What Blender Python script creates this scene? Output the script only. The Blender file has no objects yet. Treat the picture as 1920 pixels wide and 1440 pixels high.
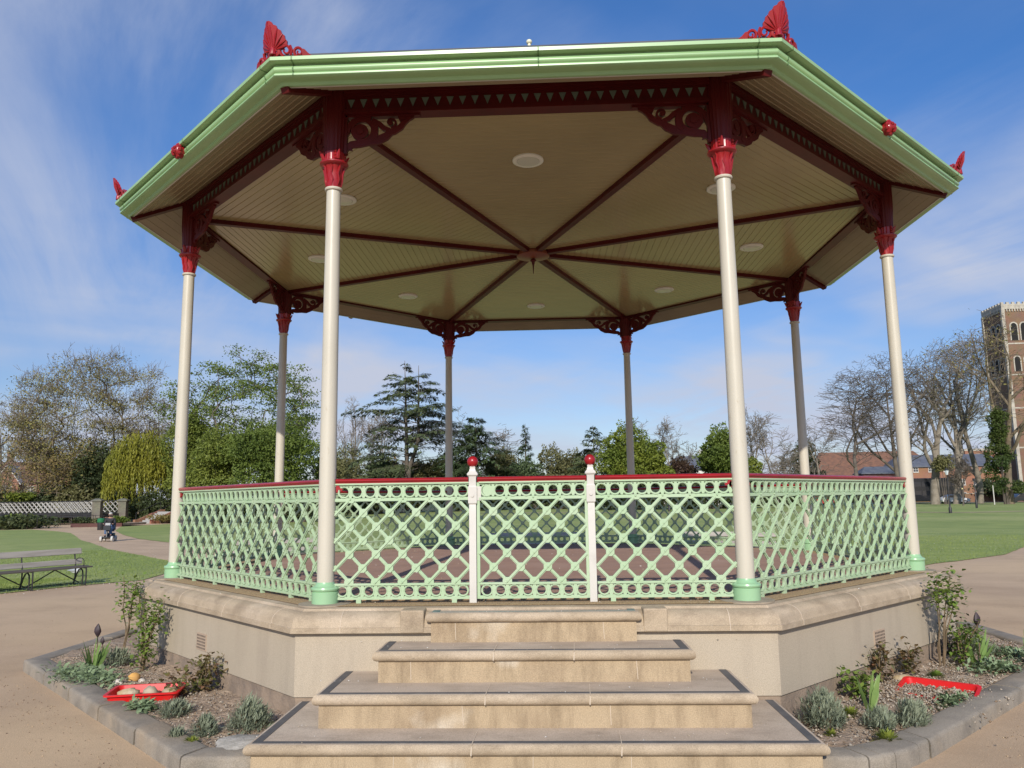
import bpy, bmesh, math, random
import numpy as np
from mathutils import Vector, Matrix
R = math.radians
scene = bpy.context.scene
col = scene.collection

# ------------------------------------------------------------------ camera
CAM = (0.134, -11.921, 0.904)
YAW, PITCH, ROLL, FOC = 0.04156, 0.14783, -0.013845, 1464.86
def camera_axes():
    c, s = math.cos(YAW), math.sin(YAW); cp, sp = math.cos(PITCH), math.sin(PITCH); cr, sr = math.cos(ROLL), math.sin(ROLL)
    X = Vector((c, s, 0)); F = Vector((-s*cp, c*cp, sp)); U = Vector((s*sp, -c*sp, cp))
    return X*cr + U*sr, U*cr - X*sr, F
cam_data = bpy.data.cameras.new('camera'); cam = bpy.data.objects.new('camera', cam_data); col.objects.link(cam)
_x, _u, _f = camera_axes()
cam.matrix_world = Matrix(((_x.x, _u.x, -_f.x, CAM[0]), (_x.y, _u.y, -_f.y, CAM[1]), (_x.z, _u.z, -_f.z, CAM[2]), (0, 0, 0, 1)))
cam_data.sensor_width = 36; cam_data.lens = FOC/1920*36; cam_data.clip_end = 3000; cam_data.clip_start = .05
scene.camera = cam

# ------------------------------------------------------------------ light
SUN_EL, SUN_AZ = 29.5, 4.35                       # light travels towards +y, slightly +x
sun_d = bpy.data.lights.new('sun', 'SUN'); sun_d.energy = 4.5; sun_d.angle = R(.53); sun_d.color = (1, .93, .82)
sun = bpy.data.objects.new('sun', sun_d); col.objects.link(sun)
_D = Vector((math.cos(R(SUN_EL))*math.sin(R(SUN_AZ)), math.cos(R(SUN_EL))*math.cos(R(SUN_AZ)), -math.sin(R(SUN_EL))))
sun.rotation_euler = _D.to_track_quat('-Z', 'Y').to_euler(); sun.location = -_D*60
SKY_STRENGTH = .10
def build_world():
    w = bpy.data.worlds.new('World'); scene.world = w; w.use_nodes = True
    nt = w.node_tree; nt.nodes.clear(); N = nt.nodes.new; L = nt.links.new
    out = N('ShaderNodeOutputWorld'); bg = N('ShaderNodeBackground'); bg.inputs[1].default_value = SKY_STRENGTH
    sky = N('ShaderNodeTexSky'); sky.sky_type = 'NISHITA'; sky.sun_disc = False
    sky.sun_elevation = R(SUN_EL); sky.sun_rotation = R(180 + SUN_AZ); sky.air_density = 1.0; sky.dust_density = .6; sky.ozone_density = 2.0
    tc = N('ShaderNodeTexCoord'); sep = N('ShaderNodeSeparateXYZ'); L(tc.outputs['Generated'], sep.inputs[0])
    def m(op, a, b=None, clamp=False):
        n = N('ShaderNodeMath'); n.operation = op; n.use_clamp = clamp
        for i, v in enumerate((a, b)):
            if v is None: continue
            if hasattr(v, 'links'): L(v, n.inputs[i])
            else: n.inputs[i].default_value = v
        return n.outputs[0]
    den = m('ADD', m('MAXIMUM', sep.outputs[2], 0.0), .16)
    comb = N('ShaderNodeCombineXYZ'); L(m('DIVIDE', sep.outputs[0], den), comb.inputs[0]); L(m('DIVIDE', sep.outputs[1], den), comb.inputs[1])
    turn = N('ShaderNodeMapping'); turn.inputs['Rotation'].default_value = (0, 0, R(-32)); L(comb.outputs[0], turn.inputs[0])
    def noise(rot, scale, sc, detail, dist, rough=.55):
        mp = N('ShaderNodeMapping'); mp.inputs['Rotation'].default_value = (0, 0, R(rot)); mp.inputs['Scale'].default_value = scale
        L(turn.outputs[0], mp.inputs[0])
        n = N('ShaderNodeTexNoise'); n.inputs['Scale'].default_value = sc; n.inputs['Detail'].default_value = detail
        n.inputs['Distortion'].default_value = dist; n.inputs['Roughness'].default_value = rough; L(mp.outputs[0], n.inputs[0])
        return n.outputs[0]
    def ramp(v, a, b):
        n = N('ShaderNodeMapRange'); n.interpolation_type = 'SMOOTHSTEP'; n.inputs[1].default_value = a; n.inputs[2].default_value = b; L(v, n.inputs[0]); return n.outputs[0]
    wisps = ramp(noise(52, (1, .34, 1), 1.5, 9, .6, .6), .36, .70)
    patch = ramp(noise(70, (1, 1, 1), .8, 3, .3), .40, .62)
    veil = ramp(noise(-20, (.5, 1, 1), .9, 5, .3), .40, .75)
    cl = m('MULTIPLY', wisps, m('MULTIPLY', patch, .74))
    low = ramp(sep.outputs[2], .55, .02)           # thicker cirrus seen edge-on low down
    cl = m('ADD', cl, m('MULTIPLY', veil, m('ADD', m('MULTIPLY', low, .9), .19)), clamp=True)
    mix = N('ShaderNodeMix'); mix.data_type = 'RGBA'
    tint = N('ShaderNodeMix'); tint.data_type = 'RGBA'; tint.blend_type = 'MULTIPLY'; tint.inputs[0].default_value = 1
    L(sky.outputs[0], tint.inputs[6]); gain = N('ShaderNodeMix'); gain.data_type = 'RGBA'; L(ramp(sep.outputs[2], .02, .55), gain.inputs[0])
    gain.inputs[6].default_value = (.90, .92, 1.10, 1); gain.inputs[7].default_value = (.54, 1.03, 1.60, 1); L(gain.outputs[2], tint.inputs[7])
    L(cl, mix.inputs[0]); L(tint.outputs[2], mix.inputs[6]); mix.inputs[7].default_value = (5.4, 5.9, 7.3, 1)
    L(mix.outputs[2], bg.inputs[0]); L(bg.outputs[0], out.inputs[0])
build_world()
vs = scene.view_settings; vs.view_transform = 'Standard'; vs.look = 'None'; vs.gamma = 1; vs.use_curve_mapping = False; vs.exposure = 0.0
scene.cycles.max_bounces = 8; scene.cycles.diffuse_bounces = 2; scene.cycles.use_denoising = True

# ------------------------------------------------------------------ materials
MATS = {}
def mat(name, c, rough=.6, c2=None, scale=4.0, detail=5, lo=.4, hi=.65, bump=0, bscale=40, spec=.5, coat=0, c3=None, s3=.8, lo3=.55, hi3=.7, stretch=None, coord='Object', metal=0, trans=0, bdist=.02, grime=None):
    if name in MATS: return MATS[name]
    M = bpy.data.materials.new(name); M.use_nodes = True; nt = M.node_tree; N = nt.nodes.new; L = nt.links.new
    b = nt.nodes['Principled BSDF']; b.inputs['Roughness'].default_value = rough; b.inputs['Specular IOR Level'].default_value = spec
    b.inputs['Coat Weight'].default_value = coat; b.inputs['Metallic'].default_value = metal
    b.inputs['Base Color'].default_value = (*c, 1)
    tc = N('ShaderNodeTexCoord'); vec = tc.outputs[coord]
    if coord == 'Position':
        pass
    if stretch:
        mp = N('ShaderNodeMapping'); mp.inputs['Scale'].default_value = stretch; L(vec, mp.inputs[0]); vec = mp.outputs[0]
    cur = None
    def layer(base, colr, sc, lo, hi, det):
        n = N('ShaderNodeTexNoise'); n.inputs['Scale'].default_value = sc; n.inputs['Detail'].default_value = det; L(vec, n.inputs[0])
        r = N('ShaderNodeMapRange'); r.inputs[1].default_value = lo; r.inputs[2].default_value = hi; L(n.outputs[0], r.inputs[0])
        mx = N('ShaderNodeMix'); mx.data_type = 'RGBA'; L(r.outputs[0], mx.inputs[0])
        if base is None: mx.inputs[6].default_value = (*c, 1)
        else: L(base, mx.inputs[6])
        mx.inputs[7].default_value = (*colr, 1); return mx.outputs[2]
    if c2: cur = layer(None, c2, scale, lo, hi, detail)
    if c3: cur = layer(cur, c3, s3, lo3, hi3, 4)
    if grime:                                                # water streaks down a face and fine grain
        mp2 = N('ShaderNodeMapping'); mp2.inputs['Scale'].default_value = grime[1]; L(tc.outputs[coord], mp2.inputs[0])
        n = N('ShaderNodeTexNoise'); n.inputs['Scale'].default_value = 1; n.inputs['Detail'].default_value = 7; n.inputs['Roughness'].default_value = .65; L(mp2.outputs[0], n.inputs[0])
        r = N('ShaderNodeMapRange'); r.inputs[1].default_value = .48; r.inputs[2].default_value = .74; r.inputs[4].default_value = grime[2]; L(n.outputs[0], r.inputs[0])
        mx = N('ShaderNodeMix'); mx.data_type = 'RGBA'; L(r.outputs[0], mx.inputs[0])
        if cur: L(cur, mx.inputs[6])
        else: mx.inputs[6].default_value = (*c, 1)
        mx.inputs[7].default_value = (*grime[0], 1)
        g = N('ShaderNodeTexNoise'); g.inputs['Scale'].default_value = 140; g.inputs['Detail'].default_value = 3; L(tc.outputs[coord], g.inputs[0])
        r2 = N('ShaderNodeMapRange'); r2.inputs[1].default_value = .3; r2.inputs[2].default_value = .7; r2.inputs[3].default_value = .78; r2.inputs[4].default_value = 1.18; L(g.outputs[0], r2.inputs[0])
        mg = N('ShaderNodeMix'); mg.data_type = 'RGBA'; mg.blend_type = 'MULTIPLY'; mg.inputs[0].default_value = 1; L(mx.outputs[2], mg.inputs[6]); L(r2.outputs[0], mg.inputs[7]); cur = mg.outputs[2]
    if cur: L(cur, b.inputs['Base Color'])
    if bump:
        n = N('ShaderNodeTexNoise'); n.inputs['Scale'].default_value = bscale; n.inputs['Detail'].default_value = 4; L(vec, n.inputs[0])
        bp = N('ShaderNodeBump'); bp.inputs['Strength'].default_value = bump; bp.inputs['Distance'].default_value = bdist; L(n.outputs[0], bp.inputs['Height']); L(bp.outputs[0], b.inputs['Normal'])
    if trans:
        out = nt.nodes['Material Output']; t = N('ShaderNodeBsdfTranslucent'); mixs = N('ShaderNodeMixShader'); mixs.inputs[0].default_value = trans
        if cur: L(cur, t.inputs[0])
        else: t.inputs[0].default_value = (*c, 1)
        L(b.outputs[0], mixs.inputs[1]); L(t.outputs[0], mixs.inputs[2]); L(mixs.outputs[0], out.inputs[0])
    MATS[name] = M; return M
def brick_mat(name, c1, c2, mortar, scale):
    M = bpy.data.materials.new(name); M.use_nodes = True; nt = M.node_tree; N = nt.nodes.new; L = nt.links.new
    b = nt.nodes['Principled BSDF']; b.inputs['Roughness'].default_value = .85
    tc = N('ShaderNodeTexCoord'); sp = N('ShaderNodeSeparateXYZ'); L(tc.outputs['Object'], sp.inputs[0])
    ad = N('ShaderNodeMath'); L(sp.outputs[0], ad.inputs[0]); L(sp.outputs[1], ad.inputs[1])
    cb = N('ShaderNodeCombineXYZ'); L(ad.outputs[0], cb.inputs[0]); L(sp.outputs[2], cb.inputs[1])
    br = N('ShaderNodeTexBrick'); br.inputs['Color1'].default_value = (*c1, 1); br.inputs['Color2'].default_value = (*c2, 1); br.inputs['Mortar'].default_value = (*mortar, 1)
    br.inputs['Scale'].default_value = scale; br.inputs['Mortar Size'].default_value = .012; L(cb.outputs[0], br.inputs[0])
    ns = N('ShaderNodeTexNoise'); ns.inputs['Scale'].default_value = .5; ns.inputs['Detail'].default_value = 5; L(tc.outputs['Object'], ns.inputs[0])
    mx = N('ShaderNodeMix'); mx.data_type = 'RGBA'; mx.blend_type = 'MULTIPLY'; mx.inputs[0].default_value = .5
    L(br.outputs[0], mx.inputs[6]); L(ns.outputs[1], mx.inputs[7]); L(mx.outputs[2], b.inputs['Base Color']); MATS[name] = M; return M

cream = mat('cream_paint', (.535, .495, .405), .38, (.475, .44, .355), 2.5, lo=.45, hi=.75, stretch=(1, 1, .4), bump=.06, bscale=30, bdist=.01, c3=(.40, .33, .22), s3=9, lo3=.66, hi3=.74)
mint = mat('mint_paint', (.36, .49, .30), .42, (.41, .515, .345), 3, lo=.4, hi=.7, bump=.08, bscale=60, bdist=.006, c3=(.30, .26, .13), s3=14, lo3=.70, hi3=.76)
mint2 = mat('mint_base_paint', (.27, .475, .265), .3, (.30, .485, .285), 3)
red = mat('red_gloss_paint', (.31, .009, .013), .3, (.25, .010, .013), 5, coat=.1)
shaded_red = mat('shaded_red_paint', (.085, .006, .0055), .45, (.065, .0055, .005), 3, spec=.25)  # the capitals' red again, darkened to carry the shade under the roof
ggreen = mat('gutter_green_paint', (.30, .475, .225), .34, (.265, .43, .205), 1.4)
white = mat('white_paint', (.55, .525, .475), .45, (.49, .465, .42), 6, lo=.5, hi=.75)
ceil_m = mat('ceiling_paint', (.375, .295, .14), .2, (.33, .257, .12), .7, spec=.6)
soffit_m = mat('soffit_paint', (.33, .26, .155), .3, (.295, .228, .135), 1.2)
fix_m = mat('light_fitting_white', (.75, .74, .66), .35)
glass_white = mat('diffuser_glass', (.62, .62, .52), .15)
stone = mat('sandstone', (.41, .322, .222), .8, (.305, .235, .158), 3.2, lo=.45, hi=.72, bump=.25, bscale=55, c3=(.48, .385, .28), s3=1.3, lo3=.5, hi3=.72, bdist=.008, grime=((.20, .145, .095), (5, 5, 9), .6))
riser_m = mat('riser_sandstone', (.415, .315, .20), .85, (.315, .23, .145), 3.0, lo=.48, hi=.75, bump=.3, bscale=60, c3=(.60, .53, .43), s3=1.1, lo3=.60, hi3=.70, bdist=.008, grime=((.19, .135, .08), (6, 6, 1.3), .85))
tread_m = mat('worn_tread_stone', (.45, .36, .275), .85, (.37, .29, .215), 2.5, lo=.42, hi=.7, bump=.2, bscale=70, c3=(.50, .415, .325), s3=1.0, lo3=.5, hi3=.75, bdist=.006, grime=((.26, .205, .155), (3, 6, 3), .7))
render_m = mat('painted_render', (.435, .365, .275), .75, (.40, .335, .25), 1.6, lo=.4, hi=.75, bump=.1, bscale=90, stretch=(1, 1, .35), bdist=.004, grime=((.30, .245, .185), (4, 4, .7), .5))
plinth_m = mat('plinth_course', (.30, .225, .165), .9, (.20, .155, .12), 6, bump=.4, bscale=40)
strip_m = mat('anti_slip_strip', (.085, .082, .083), .8, (.13, .125, .12), 9, lo=.45, hi=.8)
strip2_m = mat('green_grey_strip', (.10, .155, .145), .8, (.16, .2, .18), 9)
mortar_m = mat('pale_mortar', (.52, .43, .33), .9)
dark_m = mat('dark_recess', (.012, .011, .010), .9)
deck_m = mat('red_asphalt', (.36, .22, .155), .85, (.30, .185, .135), 2.5, lo=.4, hi=.7, bump=.25, bscale=160, c3=(.40, .26, .195), s3=.6, bdist=.006)
agg_m = mat('exposed_aggregate', (.42, .29, .155), .9, (.24, .155, .08), 90, detail=2, lo=.42, hi=.62, bump=.6, bscale=120, bdist=.01)
kerb_m = mat('kerb_stone', (.285, .245, .195), .9, (.19, .165, .135), 3.5, lo=.4, hi=.7, bump=.35, bscale=50, c3=(.33, .255, .175), s3=1.1, lo3=.5, hi3=.7, bdist=.01, grime=((.13, .115, .09), (4, 4, 4), .6))
soil_m = mat('dry_soil', (.37, .275, .195), .95, (.25, .18, .125), 12, lo=.4, hi=.65, bump=.8, bscale=35, bdist=.04, c3=(.44, .35, .26), s3=2.5)
tarmac_m = mat('sandy_tarmac', (.52, .37, .235), .92, (.44, .31, .195), .55, lo=.38, hi=.68, bump=.5, bscale=130, bdist=.012, c3=(.56, .40, .24), s3=.16, lo3=.45, hi3=.65, grime=((.33, .225, .135), (.45, .7, 1), .55))
slate_m = mat('roof_slate', (.06, .065, .075), .6, (.09, .09, .1), 3)
iron_m = mat('black_iron', (.02, .02, .022), .5, (.035, .03, .028), 8)
wood_m = mat('weathered_plank', (.40, .365, .32), .7, (.28, .25, .215), 5, lo=.4, hi=.7, stretch=(.25, 3, 3), bump=.2, bscale=30)
seat_m = mat('dark_plank', (.085, .075, .065), .6, (.13, .11, .09), 5, stretch=(.25, 3, 3))
bark_grey = mat('grey_bark', (.25, .215, .17), .95, (.155, .13, .10), 1.4, lo=.4, hi=.65)
bark_dark = mat('dark_bark', (.10, .082, .066), .95, (.15, .125, .10), 1.2)
bark_brown = mat('brown_bark', (.21, .165, .11), .95, (.135, .105, .07), 1.2)
def leafmat(n, c, c2, tr=.25, sc=.25, r=.55): return mat(n, c, r, c2, sc, detail=6, lo=.38, hi=.64, trans=tr, spec=.25)
lf_bud = leafmat('bronze_bud_leaf', (.29, .265, .085), (.205, .18, .065))
lf_brown = leafmat('ochre_leaf', (.25, .18, .065), (.17, .155, .05))
lf_green = leafmat('fresh_leaf', (.16, .21, .04), (.095, .135, .026))
lf_green2 = leafmat('spring_leaf', (.20, .235, .045), (.125, .165, .03))
lf_willow = leafmat('willow_leaf', (.28, .27, .035), (.185, .20, .028))
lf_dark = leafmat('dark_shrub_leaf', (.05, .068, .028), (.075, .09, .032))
lf_ivy = leafmat('ivy_leaf', (.05, .08, .02), (.095, .125, .03))
lf_cedar = leafmat('cedar_needle', (.085, .11, .05), (.12, .145, .06), .1)
lf_con = leafmat('conifer_needle', (.095, .13, .05), (.055, .085, .036), .1)
lf_yg = leafmat('yellow_green_leaf', (.20, .235, .035), (.12, .165, .026))
lf_copper = leafmat('copper_leaf', (.075, .045, .03), (.05, .045, .022))
lf_orange = leafmat('orange_leaf', (.30, .17, .03), (.22, .16, .03))
lf_olive = leafmat('olive_bud_leaf', (.18, .175, .07), (.13, .125, .055))
pl_silver = mat('silver_leaf', (.31, .345, .24), .85, (.225, .26, .18), 6, trans=.15, spec=.1)
pl_ear = mat('lambs_ear_leaf', (.28, .355, .20), .85, (.195, .265, .145), 6, trans=.15, spec=.12)
pl_iris = mat('iris_leaf', (.26, .38, .11), .5, (.17, .29, .085), 5, trans=.3)
pl_rose = mat('rose_leaf', (.16, .25, .045), .4, (.22, .29, .06), 9, trans=.25)
pl_rosered = mat('rose_red_leaf', (.15, .165, .05), .4, (.20, .10, .055), 9, trans=.2)
pl_lime = mat('lime_leaf', (.26, .30, .05), .5, (.18, .22, .04), 9, trans=.25)
pl_stem = mat('woody_stem', (.19, .13, .075), .8, (.12, .09, .05), 9)
pl_dry = mat('dry_stem', (.30, .25, .16), .9)
petal_dark = mat('dark_iris_petal', (.035, .02, .025), .6)
tray_m = mat('red_plastic', (.62, .012, .012), .4)
rock_m = mat('ochre_rock', (.42, .31, .17), .9, (.5, .42, .3), 9, bump=.4, bscale=30)
rock_w = mat('white_rock', (.62, .56, .48), .9, (.5, .44, .36), 9)
rock_o = mat('orange_rock', (.6, .33, .09), .9, (.5, .28, .1), 9)

# ------------------------------------------------------------------ mesh helpers
class MB:
    def __init__(s): s.v = []; s.f = []; s.mi = []
    def add(s, v, f, mi=0):
        o = len(s.v); s.v += [tuple(p) for p in v]
        for q in f: s.f.append([i + o for i in q]); s.mi.append(mi)
    def box(s, x0, x1, y0, y1, z0, z1, mi=0, M=None):
        v = [(x0, y0, z0), (x1, y0, z0), (x1, y1, z0), (x0, y1, z0), (x0, y0, z1), (x1, y0, z1), (x1, y1, z1), (x0, y1, z1)]
        if M: v = [M @ Vector(p) for p in v]
        s.add(v, [(3, 2, 1, 0), (4, 5, 6, 7), (0, 1, 5, 4), (1, 2, 6, 5), (2, 3, 7, 6), (3, 0, 4, 7)], mi)
    def bar(s, p0, p1, w, h, up=(0, 0, 1), mi=0):
        p0, p1 = Vector(p0), Vector(p1); d = (p1 - p0).normalized(); up = Vector(up); sd = d.cross(up)
        if sd.length < 1e-5: sd = d.cross(Vector((1, 0, 0)))
        sd.normalize(); u = sd.cross(d); a, b = sd*w/2, u*h/2
        v = [p0 - a - b, p0 + a - b, p0 + a + b, p0 - a + b, p1 - a - b, p1 + a - b, p1 + a + b, p1 - a + b]
        s.add(v, [(3, 2, 1, 0), (4, 5, 6, 7), (0, 1, 5, 4), (1, 2, 6, 5), (2, 3, 7, 6), (3, 0, 4, 7)], mi)
    def tube(s, pts, rad, n=8, mi=0, cap=True):
        pts = [Vector(p) for p in pts]
        if not hasattr(rad, '__len__'): rad = [rad]*len(pts)
        rings = []; ref = None
        for i, p in enumerate(pts):
            d = (pts[min(i+1, len(pts)-1)] - pts[max(i-1, 0)]).normalized()
            if ref is None: ref = Vector((0, 0, 1)) if abs(d.z) < .9 else Vector((1, 0, 0))
            a = d.cross(ref)
            if a.length < 1e-4: a = d.cross(Vector((0, 1, 0.3)))
            a.normalize(); b = d.cross(a).normalized(); ref = a.cross(d)
            rings.append([p + (a*math.cos(2*math.pi*k/n) + b*math.sin(2*math.pi*k/n))*rad[i] for k in range(n)])
        v = [q for r in rings for q in r]; f = []
        for i in range(len(pts)-1):
            for k in range(n): f.append((i*n+k, i*n+(k+1) % n, (i+1)*n+(k+1) % n, (i+1)*n+k))
        if cap: f.append(tuple(reversed(range(n)))); f.append(tuple((len(pts)-1)*n+k for k in range(n)))
        s.add(v, f, mi)
    def lathe(s, prof, c=(0, 0, 0), n=24, mi=0, mod=None):
        v = []; f = []
        for j, (r, z) in enumerate(prof):
            for k in range(n):
                a = 2*math.pi*k/n; rr = r*(mod(a, j) if mod else 1)
                v.append((c[0]+rr*math.cos(a), c[1]+rr*math.sin(a), c[2]+z))
        for j in range(len(prof)-1):
            for k in range(n): f.append((j*n+k, j*n+(k+1) % n, (j+1)*n+(k+1) % n, (j+1)*n+k))
        f.append(tuple(reversed(range(n)))); f.append(tuple((len(prof)-1)*n+k for k in range(n)))
        s.add(v, f, mi)
    def prism(s, poly, o, ax, ay, t, mi=0):                # closed outline extruded by t along ax x ay, centred
        o, ax, ay = Vector(o), Vector(ax), Vector(ay); nrm = ax.cross(ay).normalized(); n = len(poly)
        a = [o + ax*p[0] + ay*p[1] - nrm*t/2 for p in poly]; b = [p + nrm*t for p in a]
        s.add(a + b, [tuple(reversed(range(n))), tuple(range(n, 2*n))] + [(i, (i+1) % n, n+(i+1) % n, n+i) for i in range(n)], mi)
    def annulus(s, o, ax, ay, ro, ri, t, n=20, mi=0):
        o, ax, ay = Vector(o), Vector(ax), Vector(ay); nrm = ax.cross(ay).normalized(); v = []
        for sgn in (-.5, .5):
            for r in (ro, ri):
                for k in range(n):
                    a = 2*math.pi*k/n; v.append(o + ax*(r*math.cos(a)) + ay*(r*math.sin(a)) + nrm*t*sgn)
        f = []
        for k in range(n):
            q = (k+1) % n
            f += [(k, n+k, n+q, q), (2*n+k, 2*n+q, 3*n+q, 3*n+k), (k, q, 2*n+q, 2*n+k), (n+k, 3*n+k, 3*n+q, n+q)]
        s.add(v, f, mi)
    def band(s, pts, w, o, ax, ay, t, mi=0):               # flat curved strip of width w (number or list) in the plane ax, ay
        n = len(pts); L_, R_ = [], []
        for i, p in enumerate(pts):
            a, b = pts[max(i-1, 0)], pts[min(i+1, n-1)]; dx, dy = b[0]-a[0], b[1]-a[1]; l = math.hypot(dx, dy) or 1
            ww = (w[i] if hasattr(w, '__len__') else w)/2
            L_.append((p[0]-dy/l*ww, p[1]+dx/l*ww)); R_.append((p[0]+dy/l*ww, p[1]-dx/l*ww))
        o, ax, ay = Vector(o), Vector(ax), Vector(ay); nrm = ax.cross(ay).normalized(); v = []
        for sgn in (-.5, .5):
            for lst in (L_, R_): v += [o + ax*p[0] + ay*p[1] + nrm*t*sgn for p in lst]
        f = [(0, n, 3*n, 2*n), (n-1, 3*n-1, 4*n-1, 2*n-1)]
        for i in range(n-1): f += [(i, i+1, n+i+1, n+i), (2*n+i, 3*n+i, 3*n+i+1, 2*n+i+1), (i, 2*n+i, 2*n+i+1, i+1), (n+i, n+i+1, 3*n+i+1, 3*n+i)]
        s.add(v, f, mi)
    def sphere(s, c, r, n=12, sc=(1, 1, 1), mi=0, jit=0, rng=None):
        m = n//2; v = []; f = []
        for j in range(m+1):
            th = math.pi*j/m
            for k in range(n):
                a = 2*math.pi*k/n; rr = r*(1+(rng.uniform(-jit, jit) if rng and 0 < j < m else 0))
                v.append((c[0]+rr*sc[0]*math.sin(th)*math.cos(a), c[1]+rr*sc[1]*math.sin(th)*math.sin(a), c[2]+rr*sc[2]*math.cos(th)))
        for j in range(m):
            for k in range(n): f.append((j*n+k, (j+1)*n+k, (j+1)*n+(k+1) % n, j*n+(k+1) % n))
        s.add(v, f, mi)
    def build(s, name, mats, parent=None, loc=None, smooth=35, recalc=True):
        me = bpy.data.meshes.new(name); me.from_pydata(s.v, [], s.f)
        mats = mats if isinstance(mats, (list, tuple)) else [mats]
        for m_ in mats: me.materials.append(m_)
        if len(mats) > 1: me.polygons.foreach_set('material_index', s.mi)
        if recalc:
            bm = bmesh.new(); bm.from_mesh(me); bmesh.ops.recalc_face_normals(bm, faces=bm.faces); bm.to_mesh(me); bm.free()
        if smooth:
            me.polygons.foreach_set('use_smooth', [True]*len(me.polygons)); me.set_sharp_from_angle(angle=R(smooth))
        me.update(); o = bpy.data.objects.new(name, me); col.objects.link(o)
        if parent: o.parent = parent
        if loc: o.location = loc
        return o
def np_mesh(name, V, F, m, parent=None, smooth=False, mi=None):
    """V (n,3) array, F (m,k) array of equal-sized faces"""
    me = bpy.data.meshes.new(name); V = np.asarray(V, np.float32); F = np.asarray(F, np.int32); k = F.shape[1]
    me.vertices.add(len(V)); me.vertices.foreach_set('co', V.ravel()); me.loops.add(F.size); me.loops.foreach_set('vertex_index', F.ravel())
    me.polygons.add(len(F)); me.polygons.foreach_set('loop_start', np.arange(0, F.size, k, dtype=np.int32))
    for q in (m if isinstance(m, (list, tuple)) else [m]): me.materials.append(q)
    if mi is not None: me.polygons.foreach_set('material_index', np.asarray(mi, np.int32))
    if smooth: me.polygons.foreach_set('use_smooth', np.ones(len(F), bool))
    me.update(calc_edges=True); o = bpy.data.objects.new(name, me); col.objects.link(o)
    if parent: o.parent = parent
    return o
def tag(o, label=None, cat=None, group=None, kind=None):
    if label: o['label'] = label
    if cat: o['category'] = cat
    if group: o['group'] = group
    if kind: o['kind'] = kind
    return o
def thing(name, loc=(0, 0, 0), label=None, cat=None, group=None, rz=0):
    o = bpy.data.objects.new(name, None); o.empty_display_size = .2; col.objects.link(o); o.location = loc; o.rotation_euler[2] = rz
    return tag(o, label, cat, group)
def copy_tree(o, parent=None):
    c = o.copy(); col.objects.link(c)
    if parent: c.parent = parent
    for ch in list(o.children): copy_tree(ch, c)
    return c
def smooth01(x): x = min(1, max(0, x)); return x*x*(3-2*x)
GZ = -1.02
def ground_z(x, y): return GZ + .42*smooth01((y-45)/45)*smooth01((x+32)/30)
EYE, LOOK = (0.134, -11.921, 0.904), (0.04156, 0.14783, -0.013845)   # the viewpoint the site was surveyed from
def spot(u, d):                                            # ground position seen along picture column u at forward distance d
    k = (u-963)/1481; c, s = math.cos(LOOK[0]), math.sin(LOOK[0])
    x, y = EYE[0] + d*(-s + k*c), EYE[1] + d*(c + k*s); return x, y, ground_z(x, y)
def height_at(u, v, d):                                    # world z seen at picture point (u, v) and forward distance d
    cr, sr = math.cos(LOOK[2]), math.sin(LOOK[2]); x3, z3 = (u-960)/FOC, -(v-720)/FOC
    z2 = x3*sr + z3*cr; return EYE[2] + d*(math.sin(LOOK[1]) + z2*math.cos(LOOK[1]))/(math.cos(LOOK[1]) - z2*math.sin(LOOK[1]))
# ------------------------------------------------------------------ ground, paths, lawns
def sheet(name, poly, dz, m, step=6, kind='structure', jitter=0, seed=1):
    rng = random.Random(seed)
    if jitter:
        q = []
        for i, a in enumerate(poly):
            b = poly[(i+1) % len(poly)]; l = math.dist(a, b); k = max(1, min(60, int(l/.6)))
            for j in range(k):
                t = j/k; js = 0 if j == 0 else jitter
                q.append((a[0]+(b[0]-a[0])*t+rng.uniform(-js, js), a[1]+(b[1]-a[1])*t+rng.uniform(-js, js)))
        poly = q
    bm = bmesh.new(); vs_ = [bm.verts.new((x, y, 0)) for x, y in poly]; bm.faces.new(vs_)
    bmesh.ops.triangulate(bm, faces=bm.faces[:])
    xs = [p[0] for p in poly]; ys = [p[1] for p in poly]
    for ax, lo, hi in ((0, min(xs), max(xs)), (1, min(ys), max(ys))):
        t = math.ceil(max(lo, -90 if ax == 0 else -20)/step)*step
        while t < min(hi, 100):
            bmesh.ops.bisect_plane(bm, geom=bm.verts[:]+bm.edges[:]+bm.faces[:], plane_co=(t, t, 0), plane_no=(1, 0, 0) if ax == 0 else (0, 1, 0)); t += step
    for v in bm.verts: v.co.z = ground_z(v.co.x, v.co.y) + dz
    bmesh.ops.recalc_face_normals(bm, faces=bm.faces[:])
    if bm.faces and sum(f.normal.z for f in bm.faces) < 0: bmesh.ops.reverse_faces(bm, faces=bm.faces[:])
    me = bpy.data.meshes.new(name); bm.to_mesh(me); bm.free(); me.materials.append(m)
    o = bpy.data.objects.new(name, me); col.objects.link(o); o['kind'] = kind; return o
earth_m = mat('rough_grass_earth', (.07, .085, .03), .95, (.10, .085, .045), .3, bump=.5, bscale=8)
lawn_m = mat('lawn_grass', (.27, .315, .085), .9, (.205, .26, .065), .35, lo=.38, hi=.66, bump=.45, bscale=60, bdist=.04, grime=((.155, .215, .05), (1.1, 1.1, 1), .75), c3=(.32, .345, .115), s3=.09, lo3=.45, hi3=.66)
def arc(r, a0, a1, n, ry=1): return [(r*math.cos(R(a0+(a1-a0)*i/n)), r*math.sin(R(a0+(a1-a0)*i/n))) for i in range(n+1)]
sheet('ground', [(-900, -60), (900, -60), (900, 1500), (-900, 1500)], 0, earth_m)
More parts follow.
